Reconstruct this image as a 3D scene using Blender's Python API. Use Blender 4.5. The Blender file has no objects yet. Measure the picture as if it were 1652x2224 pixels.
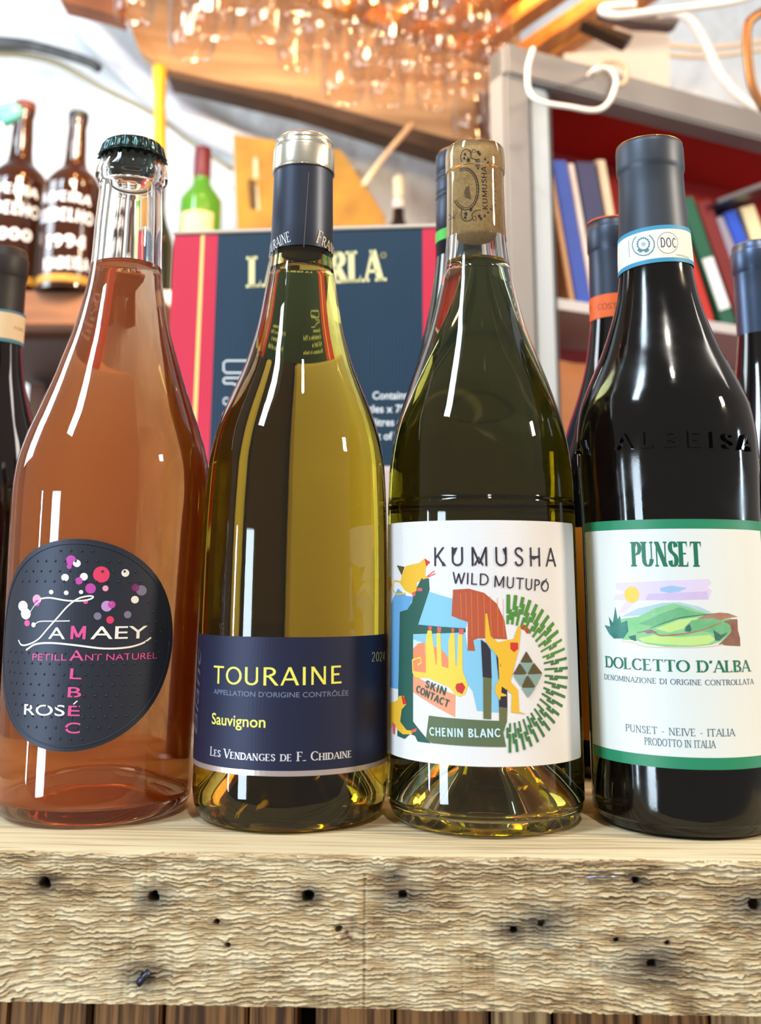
import bpy, bmesh, math, random
import numpy as np
from mathutils import Vector, Matrix
from mathutils.geometry import tessellate_polygon

R = math.radians
SC = bpy.context.scene
COL = SC.collection
random.seed(7)

# ------------------------------------------------------------------ camera
CAMZ = 1.1965                      # lens height; the bar top is at z = 1.10
F_PX, CX, CY = 2200.0, 826.0, 787.0
PITCH, ROLL = R(12.16), R(0.25)
cam = bpy.data.cameras.new('camera')
cam_ob = bpy.data.objects.new('camera', cam)
COL.objects.link(cam_ob)
cam_ob.matrix_world = Matrix.Translation((0, 0, CAMZ)) @ Matrix.Rotation(R(90) + PITCH, 4, 'X') @ Matrix.Rotation(ROLL, 4, 'Z')
cam.sensor_fit = 'HORIZONTAL'
cam.sensor_width = 36.0
cam.lens = 36.0 * F_PX / 1652.0
cam.shift_y = -(1112.0 - CY) / 1652.0
cam.clip_start = 0.01
cam.dof.use_dof = True
cam.dof.focus_distance = 0.43
cam.dof.aperture_fstop = 13.5
SC.camera = cam_ob

# ------------------------------------------------------------------ world, lights, exposure
world = bpy.data.worlds.new('world')
SC.world = world
world.use_nodes = True
bg = world.node_tree.nodes['Background']
bg.inputs['Color'].default_value = (0.90, 0.82, 0.74, 1)
bg.inputs['Strength'].default_value = 0.40
vs = SC.view_settings
vs.view_transform = 'Standard'
vs.look = 'None'
vs.gamma = 1
vs.use_curve_mapping = False
vs.exposure = 0.0
cy_ = SC.cycles
cy_.use_denoising = True
cy_.max_bounces = 20
cy_.transmission_bounces = 20
cy_.transparent_max_bounces = 40
cy_.diffuse_bounces = 3
cy_.glossy_bounces = 6
cy_.volume_bounces = 0
cy_.caustics_refractive = True
cy_.caustics_reflective = False
cy_.blur_glossy = 0.6
cy_.sample_clamp_indirect = 6.0
cy_.sample_clamp_direct = 0.0
cy_.use_adaptive_sampling = True
cy_.adaptive_threshold = 0.02


def area(name, loc, target, sx, sy, power, color):
    l = bpy.data.lights.new(name, 'AREA')
    l.shape = 'RECTANGLE'
    l.size, l.size_y, l.energy, l.color = sx, sy, power, color
    o = bpy.data.objects.new(name, l)
    COL.objects.link(o)
    o.location = loc
    o.rotation_euler = (Vector(target) - Vector(loc)).to_track_quat('-Z', 'Y').to_euler()
    return o


def lamp(name, loc, power, color, radius=0.02):
    l = bpy.data.lights.new(name, 'POINT')
    l.energy, l.color, l.shadow_soft_size = power, color, radius
    o = bpy.data.objects.new(name, l)
    COL.objects.link(o)
    o.location = loc
    return o


COOL, WARM, AMBER = (0.70, 0.86, 1.0), (1.0, 0.80, 0.56), (1.0, 0.60, 0.25)
area('window_light', (-2.0, -1.1, 0.98), (0, 0.45, 1.10), 0.46, 0.90, 32, COOL)          # glazed door left of the bar
area('sidelight', (-2.35, -0.35, 0.98), (0, 0.45, 1.10), 0.09, 0.90, 8, COOL)              # narrow pane beside it
area('fanlight', (-1.68, -0.81, 3.40), (0, 0.45, 1.15), 0.42, 1.35, 66, COOL)             # high window above it
area('side_window_light', (2.2, 0.35, 1.30), (0, 0.45, 1.15), 0.10, 0.7, 9, COOL)
area('warm_lamp', (1.5, -0.05, 1.95), (0.0, 0.45, 1.15), 0.13, 0.15, 20, WARM)
area('ceiling_lamp', (0.25, -0.75, 3.0), (0.0, 0.40, 1.05), 0.10, 0.10, 15, (1.0, 0.93, 0.82))
area('back_wall_fill', (-1.6, 1.0, 2.0), (-0.5, 2.1, 1.6), 0.8, 0.8, 24, (0.80, 0.91, 1.0))  # cool fill light added to brighten the back wall
area('back_warm_fill', (-0.30, 0.92, 2.12), (0.0, 2.1, 1.65), 0.25, 0.25, 17, WARM)  # warm fill added out of view for the wall below the beam
area('right_fill', (1.0, 0.65, 2.1), (0.7, 1.6, 1.6), 0.4, 0.4, 6, (1.0, 0.92, 0.84))  # unseen fill light added for the cabinet side

# ------------------------------------------------------------------ photograph pixel -> place in the room
_cr, _sr, _cp, _sp = math.cos(ROLL), math.sin(ROLL), math.cos(PITCH), math.sin(PITCH)


def ray(px, py):
    dx, dy = px - CX, py - CY
    x, y = _cr * dx + _sr * dy, -_sr * dx + _cr * dy
    u = -y / F_PX
    return Vector((x / F_PX, _cp - _sp * u, _sp + _cp * u))


def W(px, py, Y):
    d = ray(px, py)
    return Vector((0, 0, CAMZ)) + d * (Y / d.y)


def hit_z(px, py, z):
    d = ray(px, py)
    return Vector((0, 0, CAMZ)) + d * ((z - CAMZ) / d.z)


# ------------------------------------------------------------------ helpers
def lin(c):
    return tuple((v / 255 / 12.92 if v <= 10 else ((v / 255 + 0.055) / 1.055) ** 2.4) for v in c)


def nt_mat(name):
    m = bpy.data.materials.new(name)
    m.use_nodes = True
    nt = m.node_tree
    return m, nt, nt.nodes['Principled BSDF']


MATS = {}


def mat(name, rgb, rough=0.6, metal=0.0, coat=0.0, spec=0.5, noise=None, bump=None, aniso=0.0, trans=0.0, ior=1.5):
    """rgb in 0-255; noise = (scale xyz, amount, second rgb); bump = (scale xyz, strength, distance)"""
    if name in MATS:
        return MATS[name]
    m, nt, p = nt_mat(name)
    p.inputs['Base Color'].default_value = (*lin(rgb), 1)
    p.inputs['Roughness'].default_value = rough
    p.inputs['Metallic'].default_value = metal
    p.inputs['Coat Weight'].default_value = coat
    p.inputs['Specular IOR Level'].default_value = spec
    p.inputs['Transmission Weight'].default_value = trans
    p.inputs['IOR'].default_value = ior
    if aniso:
        p.inputs['Anisotropic'].default_value = aniso
    if noise or bump:
        tc = nt.nodes.new('ShaderNodeTexCoord')
    if noise:
        sc, amt, rgb2 = noise
        mp = nt.nodes.new('ShaderNodeMapping')
        mp.inputs['Scale'].default_value = sc
        nt.links.new(tc.outputs['Object'], mp.inputs['Vector'])
        n = nt.nodes.new('ShaderNodeTexNoise')
        n.inputs['Scale'].default_value = 1
        n.inputs['Detail'].default_value = 6
        nt.links.new(mp.outputs[0], n.inputs['Vector'])
        r = nt.nodes.new('ShaderNodeValToRGB')
        r.color_ramp.elements[0].position = 0.5 - 0.3 / max(amt, 0.1) * 0.5
        r.color_ramp.elements[1].position = 0.5 + 0.3 / max(amt, 0.1) * 0.5
        r.color_ramp.elements[0].color = (*lin(rgb), 1)
        r.color_ramp.elements[1].color = (*lin(rgb2), 1)
        nt.links.new(n.outputs['Fac'], r.inputs['Fac'])
        nt.links.new(r.outputs['Color'], p.inputs['Base Color'])
    if bump:
        sc, st, dist = bump
        mp = nt.nodes.new('ShaderNodeMapping')
        mp.inputs['Scale'].default_value = sc
        nt.links.new(tc.outputs['Object'], mp.inputs['Vector'])
        n = nt.nodes.new('ShaderNodeTexNoise')
        n.inputs['Scale'].default_value = 1
        n.inputs['Detail'].default_value = 5
        nt.links.new(mp.outputs[0], n.inputs['Vector'])
        b = nt.nodes.new('ShaderNodeBump')
        b.inputs['Strength'].default_value = st
        b.inputs['Distance'].default_value = dist
        nt.links.new(n.outputs['Fac'], b.inputs['Height'])
        nt.links.new(b.outputs[0], p.inputs['Normal'])
    MATS[name] = m
    return m


def glass_mat(name, rgb, ior=1.5, rough=0.0, bump=None):
    m = mat(name, rgb, rough=rough, trans=1.0, ior=ior, bump=bump)
    return m


def liquid_mat(name, col, dens, cloud=None):
    """wine: a surface that meets glass (relative index) with a free top (index 1.34), absorbing inside"""
    m = bpy.data.materials.new(name)
    m.use_nodes = True
    nt = m.node_tree
    nt.nodes.clear()
    out = nt.nodes.new('ShaderNodeOutputMaterial')
    g = nt.nodes.new('ShaderNodeBsdfGlass')
    g.inputs['Roughness'].default_value = 0.0
    at = nt.nodes.new('ShaderNodeAttribute')
    at.attribute_name = 'top'
    mx = nt.nodes.new('ShaderNodeMapRange')
    mx.inputs['To Min'].default_value = 1.34 / 1.5
    mx.inputs['To Max'].default_value = 1.34
    nt.links.new(at.outputs['Fac'], mx.inputs['Value'])
    nt.links.new(mx.outputs[0], g.inputs['IOR'])
    v = nt.nodes.new('ShaderNodeVolumeAbsorption')
    v.inputs['Color'].default_value = (*col, 1)
    v.inputs['Density'].default_value = dens
    if cloud:
        df = nt.nodes.new('ShaderNodeBsdfDiffuse')
        df.inputs['Color'].default_value = (*lin(cloud[0]), 1)
        ms = nt.nodes.new('ShaderNodeMixShader')
        ms.inputs[0].default_value = cloud[1]
        nt.links.new(g.outputs[0], ms.inputs[1])
        nt.links.new(df.outputs[0], ms.inputs[2])
        nt.links.new(ms.outputs[0], out.inputs['Surface'])
    else:
        nt.links.new(g.outputs[0], out.inputs['Surface'])
    nt.links.new(v.outputs[0], out.inputs['Volume'])
    return m


def tag(o, label=None, cat=None, group=None, kind=None):
    if label:
        o['label'] = label
    if cat:
        o['category'] = cat
    if group:
        o['group'] = group
    if kind:
        o['kind'] = kind
    return o


def thing(name, label, cat, loc=(0, 0, 0), rotz=0.0, group=None):
    o = bpy.data.objects.new(name, None)
    o.empty_display_size = 0.02
    COL.objects.link(o)
    o.location = loc
    o.rotation_euler = (0, 0, rotz)
    return tag(o, label, cat, group)


def mob(name, verts, faces, mats, parent=None, smooth=False, mi=None, world_space=False):
    me = bpy.data.meshes.new(name)
    me.from_pydata([tuple(v) for v in verts], [], faces)
    if not isinstance(mats, (list, tuple)):
        mats = [mats]
    for m in mats:
        me.materials.append(m)
    if mi is not None:
        me.polygons.foreach_set('material_index', mi)
    if smooth:
        me.polygons.foreach_set('use_smooth', [True] * len(me.polygons))
    me.update()
    o = bpy.data.objects.new(name, me)
    COL.objects.link(o)
    if parent is not None:
        o.parent = parent
        if world_space:
            loc = parent_loc(parent)
            me.transform(Matrix.Translation(-loc))
    return o


def parent_loc(p):
    v = Vector((0, 0, 0))
    while p is not None:
        v = v + p.location
        p = p.parent
    return v


def lathe(profile, seg=96, wob=0.0):
    vs_, fs = [], []
    rings = []
    for (r, z) in profile:
        if r < 1e-7:
            rings.append([len(vs_)])
            vs_.append((0, 0, z))
        else:
            ring = []
            for j in range(seg):
                a = 2 * math.pi * j / seg
                ring.append(len(vs_))
                vs_.append((r * math.cos(a), r * math.sin(a), z))
            rings.append(ring)
    for A, B in zip(rings[:-1], rings[1:]):
        if len(A) == 1 and len(B) == 1:
            continue
        for j in range(seg):
            k = (j + 1) % seg
            if len(A) == 1:
                fs.append((A[0], B[k], B[j]))
            elif len(B) == 1:
                fs.append((A[j], A[k], B[0]))
            else:
                fs.append((A[j], A[k], B[k], B[j]))
    return vs_, fs


def smooth_prof(pts, n=4):
    """Catmull-Rom through (r, z) points"""
    out = []
    P = [pts[0]] + list(pts) + [pts[-1]]
    for i in range(1, len(P) - 2):
        p0, p1, p2, p3 = P[i - 1], P[i], P[i + 1], P[i + 2]
        for k in range(n):
            t = k / n
            out.append(tuple(0.5 * (2 * p1[c] + (p2[c] - p0[c]) * t + (2 * p0[c] - 5 * p1[c] + 4 * p2[c] - p3[c]) * t * t + (-p0[c] + 3 * p1[c] - 3 * p2[c] + p3[c]) * t ** 3) for c in (0, 1)))
    out.append(pts[-1])
    return out


def catmull(pts, n=6):
    out = []
    P = [Vector(p) for p in pts]
    P = [P[0] * 2 - P[1]] + P + [P[-1] * 2 - P[-2]]
    for i in range(1, len(P) - 2):
        p0, p1, p2, p3 = P[i - 1], P[i], P[i + 1], P[i + 2]
        for k in range(n):
            t = k / n
            out.append(0.5 * (2 * p1 + (p2 - p0) * t + (2 * p0 - 5 * p1 + 4 * p2 - p3) * t * t + (-p0 + 3 * p1 - 3 * p2 + p3) * t ** 3))
    out.append(P[-2])
    return out


def tube(name, pts, rad, m, parent=None, seg=10, n=6, ribs=None):
    """closed round tube along smoothed points"""
    P = catmull(pts, n) if n > 1 else [Vector(p) for p in pts]
    vs_, fs = [], []
    up = Vector((0, 0, 1))
    prev = None
    for i, p in enumerate(P):
        t = (P[min(i + 1, len(P) - 1)] - P[max(i - 1, 0)]).normalized()
        if prev is None:
            a = t.cross(up if abs(t.z) < 0.9 else Vector((1, 0, 0))).normalized()
        else:
            a = (prev - t * prev.dot(t)).normalized()
        prev = a
        b = t.cross(a)
        rr = rad(i / (len(P) - 1)) if callable(rad) else rad
        if ribs:
            rr *= 1 + ribs * (i % 2)
        for j in range(seg):
            an = 2 * math.pi * j / seg
            vs_.append(p + (a * math.cos(an) + b * math.sin(an)) * rr)
    for i in range(len(P) - 1):
        for j in range(seg):
            k = (j + 1) % seg
            fs.append((i * seg + j, i * seg + k, (i + 1) * seg + k, (i + 1) * seg + j))
    fs.append(tuple(range(seg))[::-1])
    fs.append(tuple(range((len(P) - 1) * seg, len(P) * seg)))
    return mob(name, vs_, fs, m, parent, smooth=True, world_space=parent is not None)


def box_bm(bm, lo, hi, M=None, bevel=0.0):
    vs_ = [bm.verts.new((x, y, z)) for x in (lo[0], hi[0]) for y in (lo[1], hi[1]) for z in (lo[2], hi[2])]
    fs = [(0, 1, 3, 2), (4, 6, 7, 5), (0, 4, 5, 1), (2, 3, 7, 6), (0, 2, 6, 4), (1, 5, 7, 3)]
    ff = [bm.faces.new([vs_[i] for i in f]) for f in fs]
    if bevel:
        es = list({e for f in ff for e in f.edges})
        r = bmesh.ops.bevel(bm, geom=es, offset=bevel, segments=2, affect='EDGES')
        vs_ = list({v for f in r['faces'] for v in f.verts} | {v for v in vs_ if v.is_valid})
    if M is not None:
        bmesh.ops.transform(bm, matrix=M, verts=vs_)
    return vs_


def bm_ob(name, bm, m, parent=None, smooth=False):
    bmesh.ops.recalc_face_normals(bm, faces=bm.faces[:])
    me = bpy.data.meshes.new(name)
    bm.to_mesh(me)
    bm.free()
    for q in (m if isinstance(m, (list, tuple)) else [m]):
        me.materials.append(q)
    if smooth:
        me.polygons.foreach_set('use_smooth', [True] * len(me.polygons))
    o = bpy.data.objects.new(name, me)
    COL.objects.link(o)
    if parent is not None:
        o.parent = parent
    return o


def box(name, lo, hi, m, parent=None, M=None, bevel=0.0):
    bm = bmesh.new()
    box_bm(bm, lo, hi, M, bevel)
    return bm_ob(name, bm, m, parent)


# ------------------------------------------------------------------ drawn letters (own stroke alphabet)
def L(x0, y0, x1, y1, w=1):
    return ('l', x0, y0, x1, y1, w)


def C(cx, cy, rx, ry, a0, a1):
    return ('c', cx, cy, rx, ry, a0, a1)


GL = {
 'A': (.74, [L(.02, 0, .37, 1, 0), L(.37, 1, .72, 0), L(.14, .33, .6, .33, 0)]),
 'B': (.62, [L(.1, 0, .1, 1), L(.1, 1, .3, 1, 0), L(.1, .52, .32, .52, 0), L(.1, 0, .32, 0, 0), C(.3, .76, .22, .24, -90, 90), C(.32, .26, .25, .26, -90, 90)]),
 'C': (.74, [C(.42, .5, .36, .5, 42, 318)]),
 'D': (.76, [L(.1, 0, .1, 1), L(.1, 1, .34, 1, 0), L(.1, 0, .34, 0, 0), C(.34, .5, .36, .5, -90, 90)]),
 'E': (.60, [L(.1, 0, .1, 1), L(.1, 1, .52, 1, 0), L(.1, .52, .44, .52, 0), L(.1, 0, .55, 0, 0)]),
 'F': (.56, [L(.1, 0, .1, 1), L(.1, 1, .52, 1, 0), L(.1, .52, .44, .52, 0)]),
 'G': (.78, [C(.42, .5, .36, .5, 42, 318), L(.7, .14, .7, .46), L(.5, .46, .72, .46, 0)]),
 'H': (.76, [L(.1, 0, .1, 1), L(.64, 0, .64, 1), L(.1, .5, .64, .5, 0)]),
 'I': (.24, [L(.12, 0, .12, 1)]),
 'K': (.68, [L(.1, 0, .1, 1), L(.12, .42, .6, 1, 0), L(.26, .56, .64, 0)]),
 'L': (.56, [L(.1, 0, .1, 1), L(.1, 0, .52, 0, 0)]),
 'M': (.92, [L(.1, 0, .1, 1, 0), L(.1, 1, .46, .12), L(.46, .12, .82, 1, 0), L(.82, 0, .82, 1)]),
 'N': (.78, [L(.1, 0, .1, 1, 0), L(.1, 1, .66, 0), L(.66, 0, .66, 1, 0)]),
 'O': (.84, [C(.42, .5, .38, .5, 0, 360)]),
 'P': (.60, [L(.1, 0, .1, 1), L(.1, 1, .3, 1, 0), L(.1, .48, .3, .48, 0), C(.3, .74, .24, .26, -90, 90)]),
 'R': (.68, [L(.1, 0, .1, 1), L(.1, 1, .3, 1, 0), L(.1, .5, .3, .5, 0), C(.3, .75, .23, .25, -90, 90), L(.3, .5, .64, 0)]),
 'S': (.54, [('p', [(.46, .80), (.41, .94), (.27, 1), (.13, .94), (.08, .78), (.14, .63), (.27, .53), (.41, .42), (.47, .26), (.41, .07), (.26, 0), (.12, .06), (.07, .22)])]),
 'T': (.72, [L(.36, 0, .36, 1), L(.0, 1, .72, 1, 0)]),
 'U': (.74, [L(.1, 1, .1, .3), C(.36, .3, .26, .3, 180, 360), L(.62, .3, .62, 1, 0)]),
 'V': (.72, [L(.02, 1, .36, 0), L(.36, 0, .7, 1, 0)]),
 'W': (.98, [L(.02, 1, .26, 0), L(.26, 0, .49, .9, 0), L(.49, .9, .72, 0), L(.72, 0, .96, 1, 0)]),
 'X': (.68, [L(.04, 1, .64, 0), L(.04, 0, .64, 1, 0)]),
 'Y': (.68, [L(.02, 1, .34, .48), L(.66, 1, .34, .48, 0), L(.34, 0, .34, .48)]),
 'Z': (.64, [L(.06, 1, .58, 1, 0), L(.58, 1, .04, 0), L(.04, 0, .6, 0, 0)]),
 '0': (.62, [C(.31, .5, .25, .5, 0, 360)]),
 '1': (.36, [L(.2, 0, .2, 1), L(.06, .84, .2, 1, 0)]),
 '2': (.58, [('p', [(.07, .78), (.12, .93), (.28, 1), (.44, .92), (.48, .74), (.4, .52), (.06, 0)]), L(.06, 0, .52, 0, 0)]),
 '4': (.62, [L(.44, 0, .44, 1), L(.44, 1, .04, .28, 0), L(.04, .28, .58, .28, 0)]),
 '9': (.60, [C(.3, .7, .22, .3, 0, 360), ('p', [(.52, .7), (.5, .4), (.36, .08), (.18, 0)])]),
 '-': (.42, [L(.05, .38, .34, .38, 0)]),
 "'": (.22, [L(.12, .99, .08, .76)]),
 '.': (.22, [L(.09, .0, .09, .09)]),
 '&': (.7, [C(.3, .77, .18, .22, -40, 250), C(.3, .27, .24, .27, 60, 330), L(.2, .6, .62, 0)]),
 ' ': (.34, []),
}


def strip(pts, wf):
    """pen stroke: convex quads along a polyline, width from the direction"""
    out = []
    n = len(pts)
    nr = []
    for i in range(n):
        a, b = pts[max(i - 1, 0)], pts[min(i + 1, n - 1)]
        dx, dy = b[0] - a[0], b[1] - a[1]
        l = math.hypot(dx, dy) or 1
        w = wf(abs(dy) / l) / 2
        nr.append((-dy / l * w, dx / l * w))
    for i in range(n - 1):
        (x0, y0), (x1, y1) = pts[i], pts[i + 1]
        (ax, ay), (bx, by) = nr[i], nr[i + 1]
        out.append([(x0 - ax, y0 - ay), (x1 - bx, y1 - by), (x1 + bx, y1 + by), (x0 + ax, y0 + ay)])
    return out


def glyph(ch, thick, thin, serif, aspect):
    w, strokes = GL[ch]
    out = []
    ends = [(s[1 + k], s[2 + k]) for s in strokes if s[0] == 'l' for k in (0, 2)]
    for s in strokes:
        if s[0] == 'l':
            x0, y0, x1, y1, k = s[1:]
            wd = thick if k else thin
            if abs(y0 - y1) < 1e-6:
                h = wd / 2
                y = y0 - h if y0 > 0.9 else (y0 + h if y0 < 0.1 else y0)
                out.append([(x0 * aspect, y - h), (x1 * aspect, y - h), (x1 * aspect, y + h), (x0 * aspect, y + h)])
                if serif and y0 in (0, 1):
                    sg = 1 if y0 == 0 else -1
                    for xe, o_ in ((x0, x1), (x1, x0)):
                        if sum(1 for e in ends if abs(e[0] - xe) < .01 and abs(e[1] - y0) < .01) < 2:
                            dx = .13 * aspect if o_ > xe else -.13 * aspect
                            out.append([(xe * aspect, y0), (xe * aspect + dx, y0), (xe * aspect, y0 + sg * .24)])
            else:
                hx = wd / 2 * math.hypot(aspect * (x1 - x0), y1 - y0) / abs(y1 - y0)
                X0, X1 = x0 * aspect, x1 * aspect
                out.append([(X0 - hx, y0), (X0 + hx, y0), (X1 + hx, y1), (X1 - hx, y1)])
                if serif:
                    for (x, y) in ((x0, y0), (x1, y1)):
                        if y in (0, 1) and sum(1 for e in ends if abs(e[0] - x) < .01 and abs(e[1] - y) < .01) < 2 or (x0 == x1 and y in (0, 1)):
                            sw = wd / 2 + serif
                            yy = 0 if y == 0 else 1 - thin
                            out.append([(x * aspect - sw, yy), (x * aspect + sw, yy), (x * aspect + sw, yy + thin), (x * aspect - sw, yy + thin)])
        else:
            if s[0] == 'c':
                _, cx, cy, rx, ry, a0, a1 = s
                n = max(8, int(abs(a1 - a0) / 14))
                ins = thin / 2
                pts = [(cx * aspect + (rx * aspect - (thick / 2 if rx > .2 else thin / 2) * 0.0) * math.cos(R(a0 + (a1 - a0) * i / n)), cy + (ry - ins) * math.sin(R(a0 + (a1 - a0) * i / n))) for i in range(n + 1)]
            else:
                pts = [(p.x * aspect, p.y * (1 - thin) + thin / 2) for p in catmull([(x, y, 0) for x, y in s[1]], 3)]
            out += strip(pts, lambda t: thin + (thick - thin) * t ** 1.3)
    return w * aspect, out


def stroke_text(s, thick=.12, thin=.05, serif=.07, aspect=1.0, track=.08):
    """list of convex polygons, cap height 1, and the total width; lower-case letters become small capitals"""
    x, out = 0.0, []
    for ch in s:
        k = 0.76 if ch.islower() else 1.0
        w, polys = glyph(ch.upper(), thick / (k ** .5), thin / (k ** .5), serif, aspect)
        for p in polys:
            out.append([(x + a * k, b * k) for a, b in p])
        x += w * k + track
    return out, x - track


_tc = {}


def font_text(s, offset=0.0, shear=0.0):
    """triangles of Blender's own lettering, cap height 1"""
    key = (s, offset, shear)
    if key in _tc:
        return _tc[key]
    cu = bpy.data.curves.new('t', 'FONT')
    cu.body = s
    cu.offset = offset
    cu.shear = shear
    cu.resolution_u = 4
    o = bpy.data.objects.new('t', cu)
    COL.objects.link(o)
    bpy.context.view_layer.update()
    me = o.to_mesh()
    vs_ = [(v.co.x, v.co.y) for v in me.vertices]
    polys = [[vs_[i] for i in p.vertices] for p in me.polygons]
    o.to_mesh_clear()
    bpy.data.objects.remove(o)
    bpy.data.curves.remove(cu)
    h = 0.729
    x0 = min(v[0] for v in vs_)
    x1 = max(v[0] for v in vs_)
    polys = [[((x - x0) / h, y / h) for x, y in p] for p in polys]
    _tc[key] = (polys, (x1 - x0) / h)
    return _tc[key]


def fill(poly):
    """triangles of a simple polygon"""
    t = tessellate_polygon([[Vector((x, y, 0)) for x, y in poly]])
    return [[poly[i] for i in tri] for tri in t]


def ell(cx, cy, rx, ry=None, n=28):
    ry = rx if ry is None else ry
    return [(cx + rx * math.cos(2 * math.pi * i / n), cy + ry * math.sin(2 * math.pi * i / n)) for i in range(n)]


class Surf:
    """a surface of revolution one can print on; photograph pixels are turned into (arc length, height)"""
    def __init__(s, X, D, z0, r, rf=None):
        s.X, s.D, s.z0, s.r, s.rf = X, D, z0, r, rf or (lambda z: r)

    def uv(s, px, py):
        d = ray(px, py)
        o = Vector((-s.X, -s.D))
        a = d.x ** 2 + d.y ** 2
        b = 2 * (o.x * d.x + o.y * d.y)
        c = o.x ** 2 + o.y ** 2 - s.r ** 2
        q = max(b * b - 4 * a * c, 0)
        t = (-b - math.sqrt(q)) / (2 * a)
        x, y = o.x + d.x * t, o.y + d.y * t
        return (math.atan2(x, -y) * s.r, CAMZ + d.z * t - s.z0)

    def pt(s, u, v, off):
        a = u / s.r
        rr = s.rf(v) + off
        return (rr * math.sin(a), -rr * math.cos(a), v)

    def step(s):
        return 0.0022

    axis_cut = True


class Flat:
    """a flat panel; local frame origin, ex, ez, normal toward the viewer"""
    def __init__(s, o, ex, ez):
        s.o, s.ex, s.ez = Vector(o), Vector(ex).normalized(), Vector(ez).normalized()
        s.n = s.ex.cross(s.ez).normalized()

    def uv(s, px, py):
        d = ray(px, py)
        t = (s.o - Vector((0, 0, CAMZ))).dot(s.n) / d.dot(s.n)
        p = Vector((0, 0, CAMZ)) + d * t - s.o
        return (p.dot(s.ex), p.dot(s.ez))

    def pt(s, u, v, off):
        return tuple(s.ex * u + s.ez * v + s.n * off)

    axis_cut = False


class Print:
    """collects flat shapes on a surface and links them as one mesh"""
    def __init__(s, surf, conv=None):
        s.surf, s.polys, s.mats = surf, [], []
        s.conv = conv or (lambda x, y: (x, y))
        s.layer = 0

    def uvp(s, x, y):
        return s.surf.uv(*s.conv(x, y))

    def add(s, polys_uv, m, layer=None):
        if m not in s.mats:
            s.mats.append(m)
        k = s.mats.index(m)
        if layer is None:
            s.layer += 1
            layer = s.layer
        for p in polys_uv:
            s.polys.append((p, k, layer))

    def poly(s, pts, m):
        s.add(fill([s.uvp(x, y) for x, y in pts]), m)

    def line(s, pts, w, m, taper=None):
        """pen line through crop points, width w in crop pixels"""
        P = [(p.x, p.y) for p in catmull([(*s.uvp(x, y), 0) for x, y in pts], 5)]
        k = math.dist(s.uvp(*pts[0]), s.uvp(pts[0][0], pts[0][1] + 10)) / 10
        n = len(P)
        qs = strip(P, lambda t: w * k)
        if taper:
            out = []
            for i, q in enumerate(qs):
                a = 1 - taper * abs(2 * (i + .5) / n - 1)
                c = (sum(p[0] for p in q) / 4, sum(p[1] for p in q) / 4)
                out.append([((p[0] - c[0]) * 1 + c[0], (p[1] - c[1]) * a + c[1]) for p in q])
            qs = out
        s.add(qs, m)

    def seg(s, pts, w, m):
        """straight zig-zag line"""
        P = [s.uvp(x, y) for x, y in pts]
        k = math.dist(s.uvp(*pts[0]), s.uvp(pts[0][0], pts[0][1] + 10)) / 10
        s.add(strip(P, lambda t: w * k), m)

    def zig(s, pts, ws, m):
        """straight pieces one by one, each with its own width (crop pixels)"""
        P = [s.uvp(x, y) for x, y in pts]
        k = math.dist(s.uvp(*pts[0]), s.uvp(pts[0][0], pts[0][1] + 10)) / 10
        out = []
        for i in range(len(P) - 1):
            out += strip([P[i], P[i + 1]], lambda t: ws[i] * k)
        s.add(out, m)

    def text(s, tp, a, b, h, m, extra_layers=0):
        """tp = (polygons, width); a, b = baseline start / end in crop pixels, h = cap height in crop pixels"""
        polys, w = tp
        A, B = Vector(s.uvp(*a)), Vector(s.uvp(*b))
        dirv = (B - A)
        k = dirv.length / w
        ex = dirv.normalized()
        ey = Vector((-ex.y, ex.x))
        up = Vector(s.uvp(a[0] * .5 + b[0] * .5, a[1] * .5 + b[1] * .5 - h)) - Vector(s.uvp(a[0] * .5 + b[0] * .5, a[1] * .5 + b[1] * .5))
        if abs((b[0] - a[0])) < abs(b[1] - a[1]):
            up = Vector(s.uvp(a[0] - h, (a[1] + b[1]) / 2)) - Vector(s.uvp(a[0], (a[1] + b[1]) / 2))
        kh = up.length
        out = []
        for p in polys:
            out.append([tuple(A + ex * (x * k) + ey * (y * kh)) for x, y in p])
        s.add(out, m)

    def build(s, name, parent, off=0.00034, dl=0.000003, label=None):
        bm = bmesh.new()
        lay = bm.faces.layers.int.new('lay')
        for p, k, layer in s.polys:
            if len(p) < 3:
                continue
            vv = [bm.verts.new((x, y, layer * 1.0)) for x, y in p]
            try:
                f = bm.faces.new(vv)
            except ValueError:
                continue
            f.material_index = k
            f[lay] = layer
        if s.surf.axis_cut:
            xs = [v.co.x for v in bm.verts]
            st = s.surf.step()
            x = math.floor(min(xs) / st) * st
            while x < max(xs):
                bmesh.ops.bisect_plane(bm, geom=bm.verts[:] + bm.edges[:] + bm.faces[:], plane_co=(x, 0, 0), plane_no=(1, 0, 0), dist=1e-9)
                x += st
        for f in bm.faces:
            if f.normal.z < 0:
                f.normal_flip()
        for v in bm.verts:
            v.co = Vector(s.surf.pt(v.co.x, v.co.y, off + v.co.z * dl))
        me = bpy.data.meshes.new(name)
        bm.to_mesh(me)
        bm.free()
        for q in s.mats:
            me.materials.append(q)
        o = bpy.data.objects.new(name, me)
        COL.objects.link(o)
        o.parent = parent
        if label:
            o['label'] = label
        return o


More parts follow.
